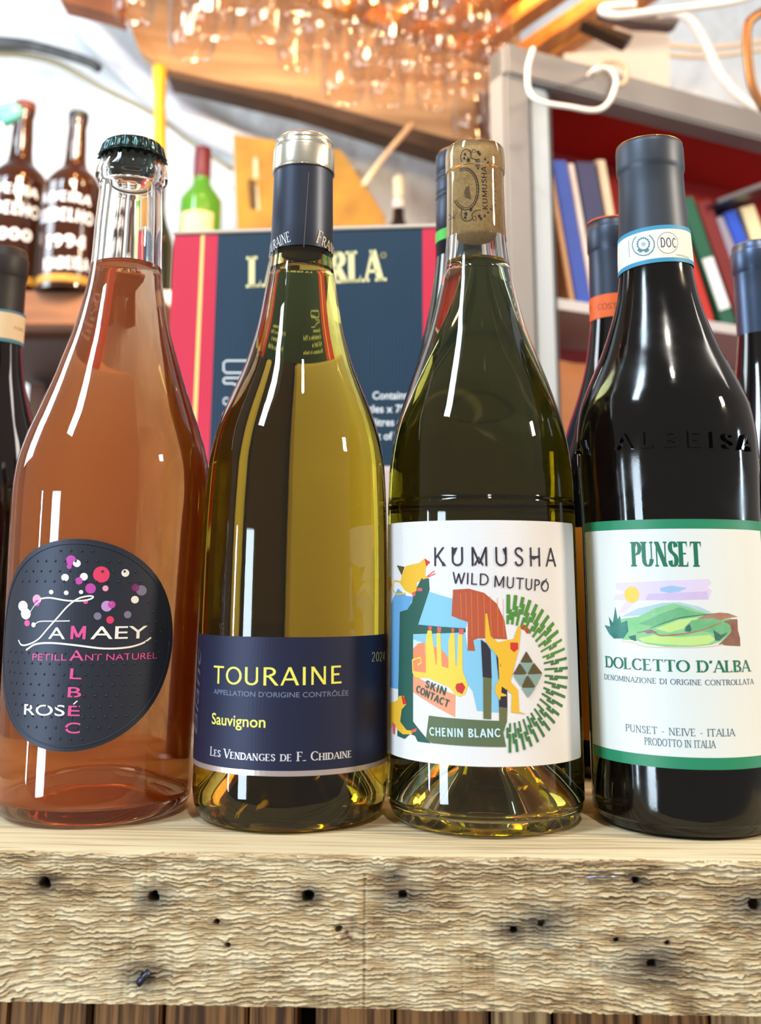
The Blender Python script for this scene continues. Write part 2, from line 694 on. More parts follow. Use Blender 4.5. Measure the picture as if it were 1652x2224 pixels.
def paper(name, surf, poly_uv, m, parent, off0=0.00005, off1=0.0003, label=None, m_edge=None):
    """a pasted label with its own thickness, bent to the surface"""
    bm = bmesh.new()
    vv = [bm.verts.new((x, y, 0)) for x, y in poly_uv]
    tris = tessellate_polygon([[Vector((x, y, 0)) for x, y in poly_uv]])
    for t in tris:
        bm.faces.new([vv[i] for i in t])
    xs = [v.co.x for v in bm.verts]
    if surf.axis_cut:
        st = 0.0016
        x = math.floor(min(xs) / st) * st
        while x < max(xs):
            bmesh.ops.bisect_plane(bm, geom=bm.verts[:] + bm.edges[:] + bm.faces[:], plane_co=(x, 0, 0), plane_no=(1, 0, 0), dist=1e-9)
            x += st
        zs = [v.co.y for v in bm.verts]
        for k in range(1, 8):
            z = min(zs) + (max(zs) - min(zs)) * k / 8
            bmesh.ops.bisect_plane(bm, geom=bm.verts[:] + bm.edges[:] + bm.faces[:], plane_co=(0, z, 0), plane_no=(0, 1, 0), dist=1e-9)
    for f in bm.faces:
        if f.normal.z < 0:
            f.normal_flip()
    r = bmesh.ops.extrude_face_region(bm, geom=bm.faces[:])
    top = {e for e in r['geom'] if isinstance(e, bmesh.types.BMVert)}
    for v in bm.verts:
        v.co = Vector(surf.pt(v.co.x, v.co.y, off1 if v in top else off0))
    bmesh.ops.recalc_face_normals(bm, faces=bm.faces[:])
    o = bm_ob(name, bm, m, parent)
    if label:
        o['label'] = label
    return o


def rrect(u0, v0, u1, v1, r=0.0015, n=4):
    out = []
    for cx, cy, a in ((u1 - r, v1 - r, 0), (u0 + r, v1 - r, 90), (u0 + r, v0 + r, 180), (u1 - r, v0 + r, 270)):
        for i in range(n + 1):
            out.append((cx + r * math.cos(R(a + 90 * i / n)), cy + r * math.sin(R(a + 90 * i / n))))
    return out

# ================================================================== the bar top of rough-sawn timber
TOPZ = 1.10


def vnoise(x, y, seed):
    xi, yi = np.floor(x).astype(np.int64), np.floor(y).astype(np.int64)
    fx, fy = x - xi, y - yi
    fx, fy = fx * fx * (3 - 2 * fx), fy * fy * (3 - 2 * fy)

    def h(a, b):
        n = (a * 374761393 + b * 668265263 + seed * 974711) & 0x7fffffff
        n = ((n ^ (n >> 13)) * 1274126177) & 0x7fffffff
        return ((n ^ (n >> 16)) & 0xffff) / 65535.0
    return (h(xi, yi) * (1 - fx) + h(xi + 1, yi) * fx) * (1 - fy) + (h(xi, yi + 1) * (1 - fx) + h(xi + 1, yi + 1) * fx) * fy


pL, pR = hit_z(0, 1846, TOPZ), hit_z(1652, 1870, TOPZ)
edge_dir = Vector((pR.x - pL.x, pR.y - pL.y, 0)).normalized()
edge_n = Vector((edge_dir.y, -edge_dir.x, 0))            # toward the viewer
edge_o = Vector((0, pL.y + (0 - pL.x) * (pR.y - pL.y) / (pR.x - pL.x), TOPZ))
zb = 0.5 * (W(0, 2177, pL.y).z + W(1652, 2208, pR.y).z)
THK = TOPZ - zb


def edge_xy(px, py):
    """photograph pixel on the beam's front face -> (along, below top)"""
    d = ray(px, py)
    o = Vector((0, 0, CAMZ))
    t = (edge_o - o).dot(edge_n) / d.dot(edge_n)
    p = o + d * t
    return ((p - edge_o).dot(edge_dir), TOPZ - p.z)


def build_beam(parent):
    # cross-section parameter: front face bottom -> top edge -> top surface backwards
    xs = np.linspace(-0.24, 0.24, 1180)
    s_front = np.linspace(0, THK, 290)
    s_top = np.concatenate([np.linspace(0.0004, 0.05, 90), np.linspace(0.053, 0.32, 50)])
    s = np.concatenate([s_front, THK + s_top])
    X, S = np.meshgrid(xs, s, indexing='ij')
    front = S <= THK
    # wood relief: shingle-like torn fibres, sawn across
    tilt = (vnoise(X * 9, S * 16, 2) - .30) * 0.26
    V = S - X * tilt * np.clip((THK * .8 - S) / THK, 0.05, 1)
    ph = 1.1 * vnoise(X / .020, V / .0070, 3) + 0.80 * vnoise(X / .0042, V / .0024, 4) + 0.50 * vnoise(X / .0015, V / .0026, 5)
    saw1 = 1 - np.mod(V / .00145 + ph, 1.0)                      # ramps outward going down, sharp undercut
    ph2 = 1.3 * vnoise(X / .009 + 5, V / .004, 6) + .45 * vnoise(X / .0022, V / .002, 7)
    saw2 = 1 - np.mod(V / .00075 + ph2, 1.0)
    blotch = vnoise(X / .028, S / .018, 8)
    cut = vnoise(X / .0011 + 3, S / .014, 9)
    dash = np.clip(vnoise(X / .0045, V / .0015, 10) * 2.2 - .5, 0, 1.2)
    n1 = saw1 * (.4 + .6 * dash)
    relief = (0.00062 * saw1 * (.25 + dash) + 0.00022 * saw2 + 0.00030 * cut + .0007 * vnoise(X / .02, V / .006, 12) + .00035 * vnoise(X / .004, V / .0012, 13)) * (.75 + .5 * blotch)
    top_rel = 0.00016 * vnoise(X / .03, S / .0009, 11) + 0.00028 * vnoise(X / .05, S / .0025, 12)
    # fibres torn along the arris
    e = np.clip(1 - np.abs(S - THK) / 0.004, 0, 1)
    torn = e * (0.0022 * vnoise(X / .007, S / .0011, 14) + 0.0012 * vnoise(X / .0016, S / .004, 15))
    stain = np.zeros_like(X)
    hole = np.zeros_like(X)
    marks = [(95, 1922, 2.1, 1.0, 5), (332, 1950, 2.0, 1.0, 6), (668, 1949, 2.0, 1.0, 5), (312, 2120, 0.9, .5, 6), (875, 1945, 1.5, .8, 7),
             (857, 1905, .4, .1, 4), (1116, 2021, 1.3, .9, 6), (1176, 2008, 1.2, .5, 9), (1382, 1913, 1.3, .8, 3.5), (1640, 1968, 2.2, .9, 8),
             (1416, 2094, 1.6, .7, 10), (1339, 2043, .9, .6, 2), (1450, 2050, .9, .6, 2), (470, 2004, .9, .8, 1.5), (494, 2053, .9, .7, 1.8), (735, 2020, 1.2, .5, 1)]
    for (px, py, rr, dp, sr) in marks:
        a, b = edge_xy(px, py)
        sx, sy = (X - a), (S - (THK - b))
        jit = 1 + 0.35 * (vnoise(np.arctan2(sy, sx) * 1.6 + 9, X * 0 + px, 21) - .5)
        d = np.sqrt((sx * .85) ** 2 + sy ** 2) * jit * 1000
        hole = np.maximum(hole, dp * np.clip((rr - d) / (rr * .35), 0, 1))
        d2 = np.sqrt((sx * .6) ** 2 + sy ** 2) * 1000 * (.7 + .7 * vnoise(X / .006, S / .0012, 22))
        stain = np.maximum(stain, np.clip(1.15 - d2 / sr, 0, 1) * (0.8 if sr > 2.5 else .5))
    # the broken patch and the saw step right of the middle
    a, b = edge_xy(790, 1900)
    step = np.where((X > a) & (X < a + .0009) & (S < THK - b), 0.0005, 0)
    a2, b2 = edge_xy(760, 2030)
    gouge = np.clip(1 - np.sqrt(((X - a2) / .007) ** 2 + ((S - (THK - b2)) / .006) ** 2), 0, 1)
    rust = np.clip(gouge * 2.2 * (vnoise(X / .0016, S / .0016, 31) - .25), 0, 1)
    depth = np.where(front, 0.0016 - relief - torn * 0.6 + hole * 0.006 + step + gouge * .0012, 0)
    rise = np.where(front, -torn * 0.35 * np.clip((S - THK + .002) / .002, 0, 1), top_rel - torn * .5 - 0.00045)
    off = np.where(front, 0, -(S - THK))
    z = np.where(front, TOPZ - THK + S, TOPZ) + rise
    # round the arris a little
    rr = .0022
    k = np.clip((S - (THK - rr)) / rr, 0, 1) * front
    depth = depth + k ** 2 * 0.0013
    k2 = np.clip(1 - (S - THK) / .003, 0, 1) * (~front)
    z = z - k2 ** 2 * 0.0009
    bx = edge_o.x + edge_dir.x * X + edge_n.x * (off - depth)
    by = edge_o.y + edge_dir.y * X + edge_n.y * (off - depth)
    nx, ns = X.shape
    co = np.stack([bx, by, z], -1).reshape(-1, 3)
    co0 = np.array(parent_loc(parent))
    idx = np.arange(nx * ns).reshape(nx, ns)
    q = np.stack([idx[:-1, :-1], idx[1:, :-1], idx[1:, 1:], idx[:-1, 1:]], -1).reshape(-1, 4)
    # back, underside and ends close the timber
    me = bpy.data.meshes.new('beam')
    base = nx * ns
    bo = []
    for xx in (xs[0], xs[-1]):
        p = edge_o + edge_dir * xx - edge_n * 0.32
        bo.append((p.x, p.y, TOPZ - THK))
    extra = np.array(bo)
    co = np.concatenate([co, extra]) - co0
    me.from_pydata(co.tolist(), [], q.tolist() + [[base, base + 1, int(idx[-1, -1]), int(idx[0, -1])], [int(idx[0, 0]), base, base + 1, int(idx[-1, 0])],
                   [base] + [int(i) for i in idx[0, ::-1]], [base + 1] + [int(i) for i in idx[-1, :]]])
    at = me.attributes.new('stain', 'FLOAT', 'POINT')
    at.data.foreach_set('value', np.concatenate([np.maximum(stain, hole).ravel(), [0, 0]]))
    at = me.attributes.new('rust', 'FLOAT', 'POINT')
    at.data.foreach_set('value', np.concatenate([rust.ravel(), [0, 0]]))
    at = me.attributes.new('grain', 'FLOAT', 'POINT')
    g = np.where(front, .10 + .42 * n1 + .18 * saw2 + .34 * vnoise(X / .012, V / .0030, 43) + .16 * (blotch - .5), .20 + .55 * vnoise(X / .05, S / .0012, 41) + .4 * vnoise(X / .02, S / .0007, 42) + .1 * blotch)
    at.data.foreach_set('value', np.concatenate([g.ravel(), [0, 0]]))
    me.polygons.foreach_set('use_smooth', [True] * (len(q)) + [False] * 4)
    m, nt, p = nt_mat('sawn_oak')
    p.inputs['Roughness'].default_value = 0.78
    p.inputs['Specular IOR Level'].default_value = 0.25
    def attr(n):
        a = nt.nodes.new('ShaderNodeAttribute')
        a.attribute_name = n
        return a.outputs['Fac']
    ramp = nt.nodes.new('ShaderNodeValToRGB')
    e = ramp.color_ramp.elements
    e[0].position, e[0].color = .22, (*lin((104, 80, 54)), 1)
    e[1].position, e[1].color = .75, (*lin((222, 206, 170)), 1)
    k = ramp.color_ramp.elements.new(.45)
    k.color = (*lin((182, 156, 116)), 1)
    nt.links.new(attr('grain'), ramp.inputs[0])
    mx = nt.nodes.new('ShaderNodeMix')
    mx.data_type = 'RGBA'
    nt.links.new(attr('rust'), mx.inputs[0])
    nt.links.new(ramp.outputs[0], mx.inputs[6])
    mx.inputs[7].default_value = (*lin((96, 48, 26)), 1)
    mx2 = nt.nodes.new('ShaderNodeMix')
    mx2.data_type = 'RGBA'
    nt.links.new(attr('stain'), mx2.inputs[0])
    nt.links.new(mx.outputs[2], mx2.inputs[6])
    mx2.inputs[7].default_value = (*lin((22, 24, 38)), 1)
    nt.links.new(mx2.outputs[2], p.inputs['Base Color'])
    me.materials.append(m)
    o = bpy.data.objects.new('beam', me)
    COL.objects.link(o)
    o.parent = parent
    return o


counter = thing('bar_counter', 'pale rough-sawn timber bar top with nail holes, carrying the front wine bottles', 'bar counter', (0, 0.42, 0))
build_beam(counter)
iron = mat('old_iron', (70, 74, 92), .35, .9)
a, b = edge_xy(325, 2108)
P0 = edge_o + edge_dir * a + Vector((0, 0, -b)) + edge_n * .0006
a, b = edge_xy(302, 2135)
P1 = edge_o + edge_dir * a + Vector((0, 0, -b)) + edge_n * .0016
o = tube('nail', [P0, (P0 + P1) / 2, P1], .0012, iron, counter, seg=8, n=1)
o['label'] = 'bent iron nail in the beam'
a, b = edge_xy(1270, 1904)
P0 = edge_o + edge_dir * a + Vector((0, 0, -b)) + edge_n * .0004
a, b = edge_xy(1345, 1903)
P1 = edge_o + edge_dir * a + Vector((0, 0, -b)) + edge_n * .0004
o = tube('staple', [P0, (P0 + P1) / 2, P1], .0004, mat('staple_wire', (150, 150, 170), .3, .9), counter, seg=6, n=1)
o['label'] = 'thin wire staple in the beam'
# upright boards of the counter front under the beam
bwood = [mat('board_brown', (176, 126, 74), .7, noise=((420, 420, 14), 1.3, (84, 54, 30)), bump=((300, 300, 12), .5, .0006)),
         mat('board_grey', (206, 172, 124), .75, noise=((500, 500, 14), 1.3, (120, 88, 56)), bump=((300, 300, 12), .5, .0006))]
x = -0.30
bi = 0
widths = [.026, .031, .024, .029, .034, .022, .030]
gap_a = edge_xy(640, 2215)[0]
gap_b = edge_xy(675, 2215)[0]
while x < .30:
    w = widths[bi % 7]
    if x < gap_a < x + w + .012:
        w = gap_a - x
    x1 = x + w
    y0 = .010 + .0012 * (bi % 3)
    Mx = Matrix(((edge_dir.x, -edge_n.x, 0, edge_o.x), (edge_dir.y, -edge_n.y, 0, edge_o.y - .42), (0, 0, 1, 0), (0, 0, 0, 1)))
    o = box('board', (x + .0006, y0, .02), (x1 - .0006, y0 + .02, TOPZ - THK - .001), bwood[0 if x < gap_b and bi % 4 else (1 if bi % 3 == 0 else 0)], counter, Mx, .001)
    if bi:
        o.name = 'board'
    x = gap_b if abs(x1 - gap_a) < 1e-6 else x1
    bi += 1
box('back_board', (-.30, .045, .02), (.30, .06, TOPZ - THK - .002), mat('board_dark', (40, 24, 14), .8), counter, Mx)

# ================================================================== bottles
BX = dict(F=(-.1226, .4678), T=(-.0377, .461), K=(.0449, .4556), P=(.1277, .4513))


def prof_mm(pts):
    return [(r / 1000, z / 1000) for z, r in pts]


def radf(prof):
    pts = sorted((z, r) for r, z in prof)
    zs = [p[0] for p in pts]
    rs = [p[1] for p in pts]
    return lambda z: float(np.interp(z, zs, rs))


def glass_body(parent, name, outer, mglass, level, wall_body=.0027, wall_neck=.0045, punt=.022, rc=.034, base_t=.005, seg=128, inner_min=.0098, liquid=None, mpunt=None):
    """outer: (r, z) from heel to lip.  One glass mesh, one wine mesh under it"""
    R0 = outer[0][0]
    pp = smooth_prof([(0.0, punt), (rc * .3, punt * .93), (rc * .58, punt * .62), (rc * .82, punt * .2), (rc * .93, .0012)], 5)
    ob = smooth_prof(outer, 4)
    top_r, top_z = outer[-1]
    ri = lambda r: max(r - (wall_neck + (wall_body - wall_neck) * min(max((r - .016) / .018, 0), 1)), inner_min)
    out_p = pp + [(rc * .97, .0002), (rc, 0.0)] + ob
    f = radf(ob)
    lipp = [(top_r - .0006, top_z + .0007), (top_r - .0016, top_z + .001), (inner_min + .0012, top_z + .001), (inner_min + .0002, top_z + .0003)]
    zz = np.arange(top_z - .001, level, -.003).tolist()
    inner_up = [(ri(f(z)), z) for z in zz] + [(ri(f(level)), level)]
    v, fc = lathe(out_p + lipp + inner_up, seg)
    g = mob(name, v, fc, mglass, parent, smooth=True)
    if mpunt:
        g.data.materials.append(mpunt)
        for p_ in g.data.polygons:
            c_ = p_.center
            if c_.z < punt + .001 and math.hypot(c_.x, c_.y) < rc * 1.005 and p_.index < seg * 30:
                p_.material_index = 1
    if liquid:
        zb = base_t + .004
        li = [(0.0, punt + base_t), (rc * .3, punt * .93 + base_t), (rc * .58, punt * .62 + base_t), (rc * .82, punt * .2 + base_t), (rc * .95, base_t), (ri(f(.012)) - .0012, base_t + .0012), (ri(f(.014)), zb + .003)]
        li = smooth_prof(li, 4)
        zs = np.arange(zb + .006, level, .004).tolist()
        li += [(ri(f(z)), z) for z in zs] + [(ri(f(level)), level)]
        rl = ri(f(level))
        tp = [(rl - .0006, level - .0006), (rl - .0016, level - .0010), (rl * .5, level - .0011), (0.0, level - .0011)]
        v, fc = lathe(li + tp, seg)
        w = mob('wine', v, fc, liquid, parent, smooth=True)
        at = w.data.attributes.new('top', 'FLOAT', 'FACE')
        nt_ = 0
        vals = []
        zlev = level - 1e-5
        for p in w.data.polygons:
            vals.append(1.0 if p.normal.z > .5 and p.center.z > level - .0015 else 0.0)
        at.data.foreach_set('value', vals)
    return g


def capsule(parent, name, prof, m, seg=96, label=None):
    """closed thin shell"""
    pts = list(prof)
    v, fc = lathe([(pts[0][0] - .0004, pts[0][1] + .0001)] + pts, seg)
    o = mob(name, v, fc, m, parent, smooth=True)
    if label:
        o['label'] = label
    return o


M_NAVY = mat('foil_blueblack', (62, 68, 82), .40, .75, bump=((60, 60, 900), .12, .0002))
M_BLACKFOIL = mat('foil_black_satin', (72, 78, 88), .46, .7)
M_SILVER = mat('foil_silver', (226, 222, 206), .26, .95, bump=((90, 90, 700), .15, .0002))
M_GREYFOIL = mat('foil_grey_blue', (74, 88, 112), .34, .75, bump=((60, 60, 1100), .2, .0002))
WHITE_INK = mat('ink_white', (246, 244, 238), .5)
M_CLEAR = glass_mat('clear_glass', (252, 255, 254), bump=((26, 26, 9), .12, .0007))
M_OLIVE = glass_mat('dead_leaf_glass', (214, 205, 140), bump=((26, 26, 7), .12, .0007))
M_KGLASS = glass_mat('pale_glass', (250, 252, 246), bump=((26, 26, 7), .12, .0007))
W_ROSE = liquid_mat('rose_wine', (.90, .56, .10), 38, ((216, 106, 40), .44))
W_WHITE = liquid_mat('white_wine', (.87, .79, .0), 36)
W_AMBER = liquid_mat('amber_wine', (.87, .79, .0), 25)

# ------------------------------------------------------------------ 1 sparkling rose
bF = thing('wine_bottle', 'clear bottle of orange-pink sparkling wine with a crown cap and dark oval label', 'wine bottle', (BX['F'][0], BX['F'][1], TOPZ), 0, 'front row of wine bottles on the bar')
prF = prof_mm([(.3, 34.6), (.7, 37.2), (3, 39.8), (8, 41.1), (21.7, 41.55), (80, 42.6), (112, 43.5), (125.7, 43.8), (137.5, 43.8), (149.1, 42.6), (161.1, 39.4), (173.3, 35.0), (185.5, 30.6), (197.7, 26.6), (210.2, 22.75), (222.9, 19.75), (235.5, 17.5), (248.5, 16.4), (263.5, 16.0), (280, 15.1), (284.6, 14.9), (286.0, 15.9), (288.2, 17.2), (290.0, 17.4), (292.2, 17.1), (296, 15.8), (299.6, 14.7), (303, 14.0)])
glass_body(bF, 'glass', prF, M_CLEAR, .2440, punt=.013, rc=.0345, base_t=.0065, liquid=W_ROSE, wall_body=.0030)
# crown cap: fluted skirt
cap_m = mat('crown_cap_metal', (52, 72, 72), .2, .9)
cv, cf = [], []
prc = [(.0138, .3062, 0), (.0142, .3058, .2), (.0147, .3046, .7), (.0151, .3026, 1), (.0156, .3006, 1), (.0163, .2992, 1), (.0166, .2988, 1), (.0158, .2990, 1), (.0150, .3010, .5), (.0140, .3040, .1)]
N = 21 * 12
for (r, z, k) in [(.0, .3072, 0), (.010, .3071, 0)] + prc:
    for j in range(N):
        a = 2 * math.pi * j / N
        fl = math.cos(21 * a)
        fl = math.copysign(abs(fl) ** .7, fl)
        rr = r + k * .00062 * fl
        cv.append((rr * math.cos(a), rr * math.sin(a), z - (.0004 * fl if k == 1 and z < .3 else 0)))
rows = len(prc) + 2
for i in range(rows - 1):
    for j in range(N):
        k = (j + 1) % N
        cf.append((i * N + k, i * N + j, (i + 1) * N + j, (i + 1) * N + k))
o = mob('crown_cap', cv, cf, cap_m, bF, smooth=True)
o['label'] = 'dark green fluted crown cap'
cF = lambda x, y: (x / 3.755, 1130 + y / 3.755)
sF = Surf(*BX['F'], TOPZ, .0422, radf(prF))
uL, vm = sF.uv(*cF(38, 1000))
uR, _ = sF.uv(*cF(1400, 980))
vt = sF.uv(*cF(700, 152))[1]
vb = sF.uv(*cF(570, 1890))[1]
uc, vc_, ua, va = (uL + uR) / 2, (vt + vb) / 2, (uR - uL) / 2, (vt - vb) / 2
m_oval = mat('label_charcoal', (56, 60, 72), .48, .6, bump=((2500, 2500, 2500), .10, .0002))
lab = paper('front_label', sF, ell(uc, vc_, ua, va, 72), m_oval, bF, label='dark oval label with bubbles and lettering')
pr = Print(sF, cF)
PINK, MAG, LILAC, HOT = mat('ink_pink', (226, 84, 150), .5), mat('ink_magenta', (196, 70, 170), .5), mat('ink_lilac', (196, 150, 214), .5), mat('ink_hot_pink', (228, 62, 104), .5)
PALE, GREYV, PLUM = mat('ink_pale_pink', (240, 160, 190), .5), mat('ink_grey_violet', (130, 120, 150), .5), mat('ink_plum', (128, 40, 110), .5)
for (x, y, r, m) in [(590, 326, 40, MAG), (575, 377, 20, MAG), (636, 352, 30, WHITE_INK), (541, 467, 30, WHITE_INK), (690, 460, 31, WHITE_INK), (650, 494, 30, MAG), (828, 442, 66, HOT), (1017, 430, 31, WHITE_INK),
                     (742, 556, 42, MAG), (860, 555, 24, PALE), (1145, 572, 42, GREYV), (1098, 550, 30, PLUM), (1094, 647, 31, WHITE_INK), (870, 700, 44, LILAC), (910, 687, 30, MAG), (797, 781, 31, GREYV),
                     (1037, 769, 30, GREYV), (897, 812, 31, HOT), (430, 585, 18, WHITE_INK), (549, 591, 19, WHITE_INK), (667, 585, 17, WHITE_INK), (702, 662, 20, PINK), (316, 645, 40, PALE), (316, 675, 26, MAG), (204, 700, 44, WHITE_INK), (225, 762, 46, WHITE_INK), (234, 838, 26, PINK), (285, 852, 20, WHITE_INK)]:
    pr.add(fill([pr.uvp(*p) for p in ell(x, y, r if x > 330 else r * .85, r, 22)]), m)
pr.line([(340, 640), (420, 632), (560, 655), (680, 655), (745, 640), (762, 622), (720, 618), (640, 640), (560, 700), (480, 790), (400, 880), (320, 970), (240, 1012), (185, 1015), (162, 975)], 13, WHITE_INK)
pr.line([(262, 745), (300, 690), (350, 650)], 7, WHITE_INK)
pr.line([(285, 860), (330, 826), (440, 822), (575, 820)], 9, WHITE_INK)
pr.line([(222, 1058), (300, 1010), (430, 1000), (620, 1018), (850, 1045), (1040, 1035), (1160, 1000), (1225, 955)], 15, WHITE_INK)
pr.text(font_text('A', .004), (400, 966), (535, 968), 100, WHITE_INK)
pr.text(stroke_text('M', .2, .2, 0, 1.1, 0), (576, 968), (700, 970), 108, PINK)
pr.text(font_text('AEY', .004), (738, 968), (1192, 960), 108, WHITE_INK)
pr.text(font_text('PETILL'), (272, 1140), (548, 1143), 58, PINK)
pr.text(font_text('A', .01), (568, 1143), (684, 1143), 88, PINK)
pr.text(font_text('NT NATUREL'), (695, 1143), (1272, 1127), 56, PINK)
pr.text(font_text('L', .006), (570, 1292), (664, 1296), 90, PINK)
pr.text(font_text('B', .006), (552, 1442), (662, 1444), 88, PINK)
pr.text(font_text('ROS', .006), (198, 1584), (528, 1594), 92, WHITE_INK)
pr.text(font_text('E', .006), (552, 1594), (650, 1596), 88, PINK)
pr.line([(600, 1500), (632, 1472)], 10, WHITE_INK)
pr.text(font_text('C', .006), (524, 1734), (650, 1738), 92, PINK)
pr.build('lettering', lab)
# embossed dots
bm = bmesh.new()
pitch = .0043
for i in range(-8, 9):
    for j in range(-15, 16):
        u, v = uc + i * pitch + (j % 2) * pitch / 2, vc_ + j * pitch * .95
        if ((u - uc) / (ua * .88)) ** 2 + ((v - vc_) / (va * .9)) ** 2 > 1 or (abs(v - vc_ - .0085) < .012 and u < uc + .03):
            continue
        p = Vector(sF.pt(u, v, .0003))
        bmesh.ops.create_icosphere(bm, subdivisions=1, radius=.00055, matrix=Matrix.Translation(p))
d = bm_ob('embossed_dots', bm, m_oval, lab, smooth=True)
d['kind'] = 'stuff'
# impressed rim line
rim = [sF.pt(uc + ua * .955 * math.cos(t), vc_ + va * .955 * math.sin(t), .00032) for t in np.linspace(0, 2 * math.pi, 90)]
o = tube('rim_line', [Vector(p) + Vector((BX['F'][0], BX['F'][1], TOPZ)) for p in rim], .00028, m_oval, lab, seg=6, n=1)

# ------------------------------------------------------------------ 2 white wine, dark label
bT = thing('wine_bottle', 'olive-glass bottle of white wine with silver-topped dark capsule and navy label', 'wine bottle', (BX['T'][0], BX['T'][1], TOPZ), 0, 'front row of wine bottles on the bar')
prT = prof_mm([(.3, 35.2), (.9, 37.6), (4, 39.8), (10, 41.1), (19.9, 41.3), (76.8, 41.3), (118.8, 40.95), (145.2, 39.8), (153.2, 38.8), (160.9, 37.2), (169.1, 34.7), (177, 31.7), (185.3, 28.3), (193.3, 25.2), (201.6, 22.6), (209.8, 20.4), (218.3, 18.7), (226.6, 17.4), (235.2, 16.1), (246.6, 14.6), (262, 14.0), (286, 13.5), (290, 13.9), (300, 13.7), (303, 12.8)])
glass_body(bT, 'glass', prT, M_OLIVE, .2406, punt=.034, rc=.035, base_t=.004, liquid=W_WHITE, mpunt=glass_mat('bottle_bottom_glass', (34, 34, 14)))
v, fc = lathe([(0, .248), (.0094, .248), (.0101, .249), (.0101, .302), (0, .303)], 40)
mob('cork', v, fc, mat('cork_dark', (60, 44, 30), .8), bT, smooth=True)
capsule(bT, 'capsule', [(.01505, .2480), (.0151, .2482), (.0147, .2604), (.01445, .2745), (.01425, .2885)], M_NAVY, label='blue-black foil capsule')
cap = capsule(bT, 'capsule_top', [(.0147, .2884), (.0149, .2888), (.0149, .2905), (.0147, .2994), (.0144, .3006), (.0139, .3012), (.0138, .3032), (.01365, .3050), (.0127, .3062), (.009, .3066), (0, .3066)], M_SILVER, label='silver foil top')
for zz_, rr_ in ((.2888, .0150), (.3036, .0139)):
    tube('foil_rim', [Vector((rr_ * math.sin(t) + BX['T'][0], -rr_ * math.cos(t) + BX['T'][1], TOPZ + zz_)) for t in np.linspace(0, 2 * math.pi, 49)], .00016, M_SILVER, cap, seg=6, n=1)
sTn = Surf(*BX['T'], TOPZ, .0150, lambda z: .0151 - (z - .248) * .03)
cN = lambda x, y: (560 + x / 6.95, 280 + y / 6.95)
pr = Print(sTn, cN)
CREAM_INK = mat('ink_cream', (244, 226, 206), .5)
pr.text(stroke_text('TOURAINE', .1, .05, .05, .9, .10), (-330, 1930), (502, 1702), 160, WHITE_INK)
pr.text(stroke_text('France', .1, .05, .06, .9, .08), (870, 1715), (1400, 1990), 205, CREAM_INK)
pr.seg([(770, 650), (690, 1790)], 5, mat('foil_seam', (150, 140, 140), .4, .4))
pr.build('lettering', cap)
sT = Surf(*BX['T'], TOPZ, .0413, radf(prT))
cT = lambda x, y: (400 + x / 3.591, 1350 + y / 3.591)
vt = sT.uv(*cT(830, 122))[1]
vb1 = sT.uv(*cT(830, 1207))[1]
uLt = sT.uv(*cT(104, 300))[0]
m_navy = mat('label_navy', (34, 38, 66), .5, .35, bump=((1800, 1800, 1800), .12, .0002), spec=.5)
labT = paper('front_label', sT, rrect(uLt, vb1, .078, vt, .0008), m_navy, bT, label='navy label with pale yellow lettering')
pr = Print(sT, cT)
pr.add([[(uLt, vb1), (.078, vb1), (.078, vb1 + .0020), (uLt, vb1 + .0020)]], mat('ink_silver', (214, 200, 198), .3, .7))
YEL, YELG, BLUG, STEEL = mat('ink_yellow', (238, 232, 96), .45), mat('ink_gold', (206, 196, 110), .45), mat('ink_slate', (112, 122, 152), .5), mat('ink_steel', (224, 222, 226), .4, .3)
pr.text(stroke_text('TOURAINE', .135, .11, 0, 1.08, .16), (232, 480), (1230, 480), 142, YEL)
pr.text(font_text("APPELLATION D'ORIGINE CONTRÔLÉE", .004), (235, 562), (1276, 574), 42, BLUG)
pr.text(font_text('Sauvignon', .012), (220, 795), (634, 826), 92, YEL)
pr.text(stroke_text('Les Vendanges de F. Chidaine', .13, .06, .07, .8, .07), (208, 1043), (1299, 1057), 72, STEEL)
pr.text(stroke_text('2024', .09, .07, 0, .85, .12), (1455, 312), (1556, 306), 74, YELG)
pr.text(font_text('Blanc', 0, .25), (104, 886), (140, 215), 62, mat('ink_faint', (92, 86, 110), .5))
pr.build('lettering', labT)

# ------------------------------------------------------------------ 3 amber wine, illustrated label
bK = thing('wine_bottle', 'pale-glass bottle of amber wine with a bare printed cork and white illustrated label', 'wine bottle', (BX['K'][0], BX['K'][1], TOPZ), 0, 'front row of wine bottles on the bar')
prK = prof_mm([(.3, 35.7), (.8, 37.7), (3, 39.4), (7.8, 41.0), (14, 41.4), (60, 41.4), (122.8, 41.3), (131.4, 41.1), (142.9, 40.7), (148.4, 40.2), (154.3, 39.5), (160.2, 38.5), (166.1, 37.2), (172, 35.5), (178, 33.6), (184, 31.6), (189.7, 29.6), (195.8, 27.4), (201.9, 25.2), (208, 23.1), (214.2, 21.3), (220.4, 19.7), (226.5, 18.2), (232.6, 16.8), (239, 15.7), (245.3, 14.9), (259, 13.9), (284.8, 13.5), (286.4, 13.9), (288.7, 14.1), (295.1, 14.1), (299, 13.7)])
glass_body(bK, 'glass', prK, M_KGLASS, .2425, punt=.030, rc=.0355, base_t=.006, liquid=W_AMBER, wall_neck=.0042)
m_cork = mat('cork', (226, 188, 128), .75, noise=((500, 500, 500), .5, (190, 144, 86)), bump=((900, 900, 900), .4, .0002))
v, fc = lathe([(0, .2540), (.0092, .2540), (.0101, .2552), (.0101, .2995), (.0096, .3008), (0, .3010)], 64)
cork = mob('cork', v, fc, m_cork, bK, smooth=True)
cork['label'] = 'cork printed with a dark emblem'
nk = Surf(*BX['K'], TOPZ, .0139)
INK = mat('ink_brown_black', (44, 34, 22), .7)


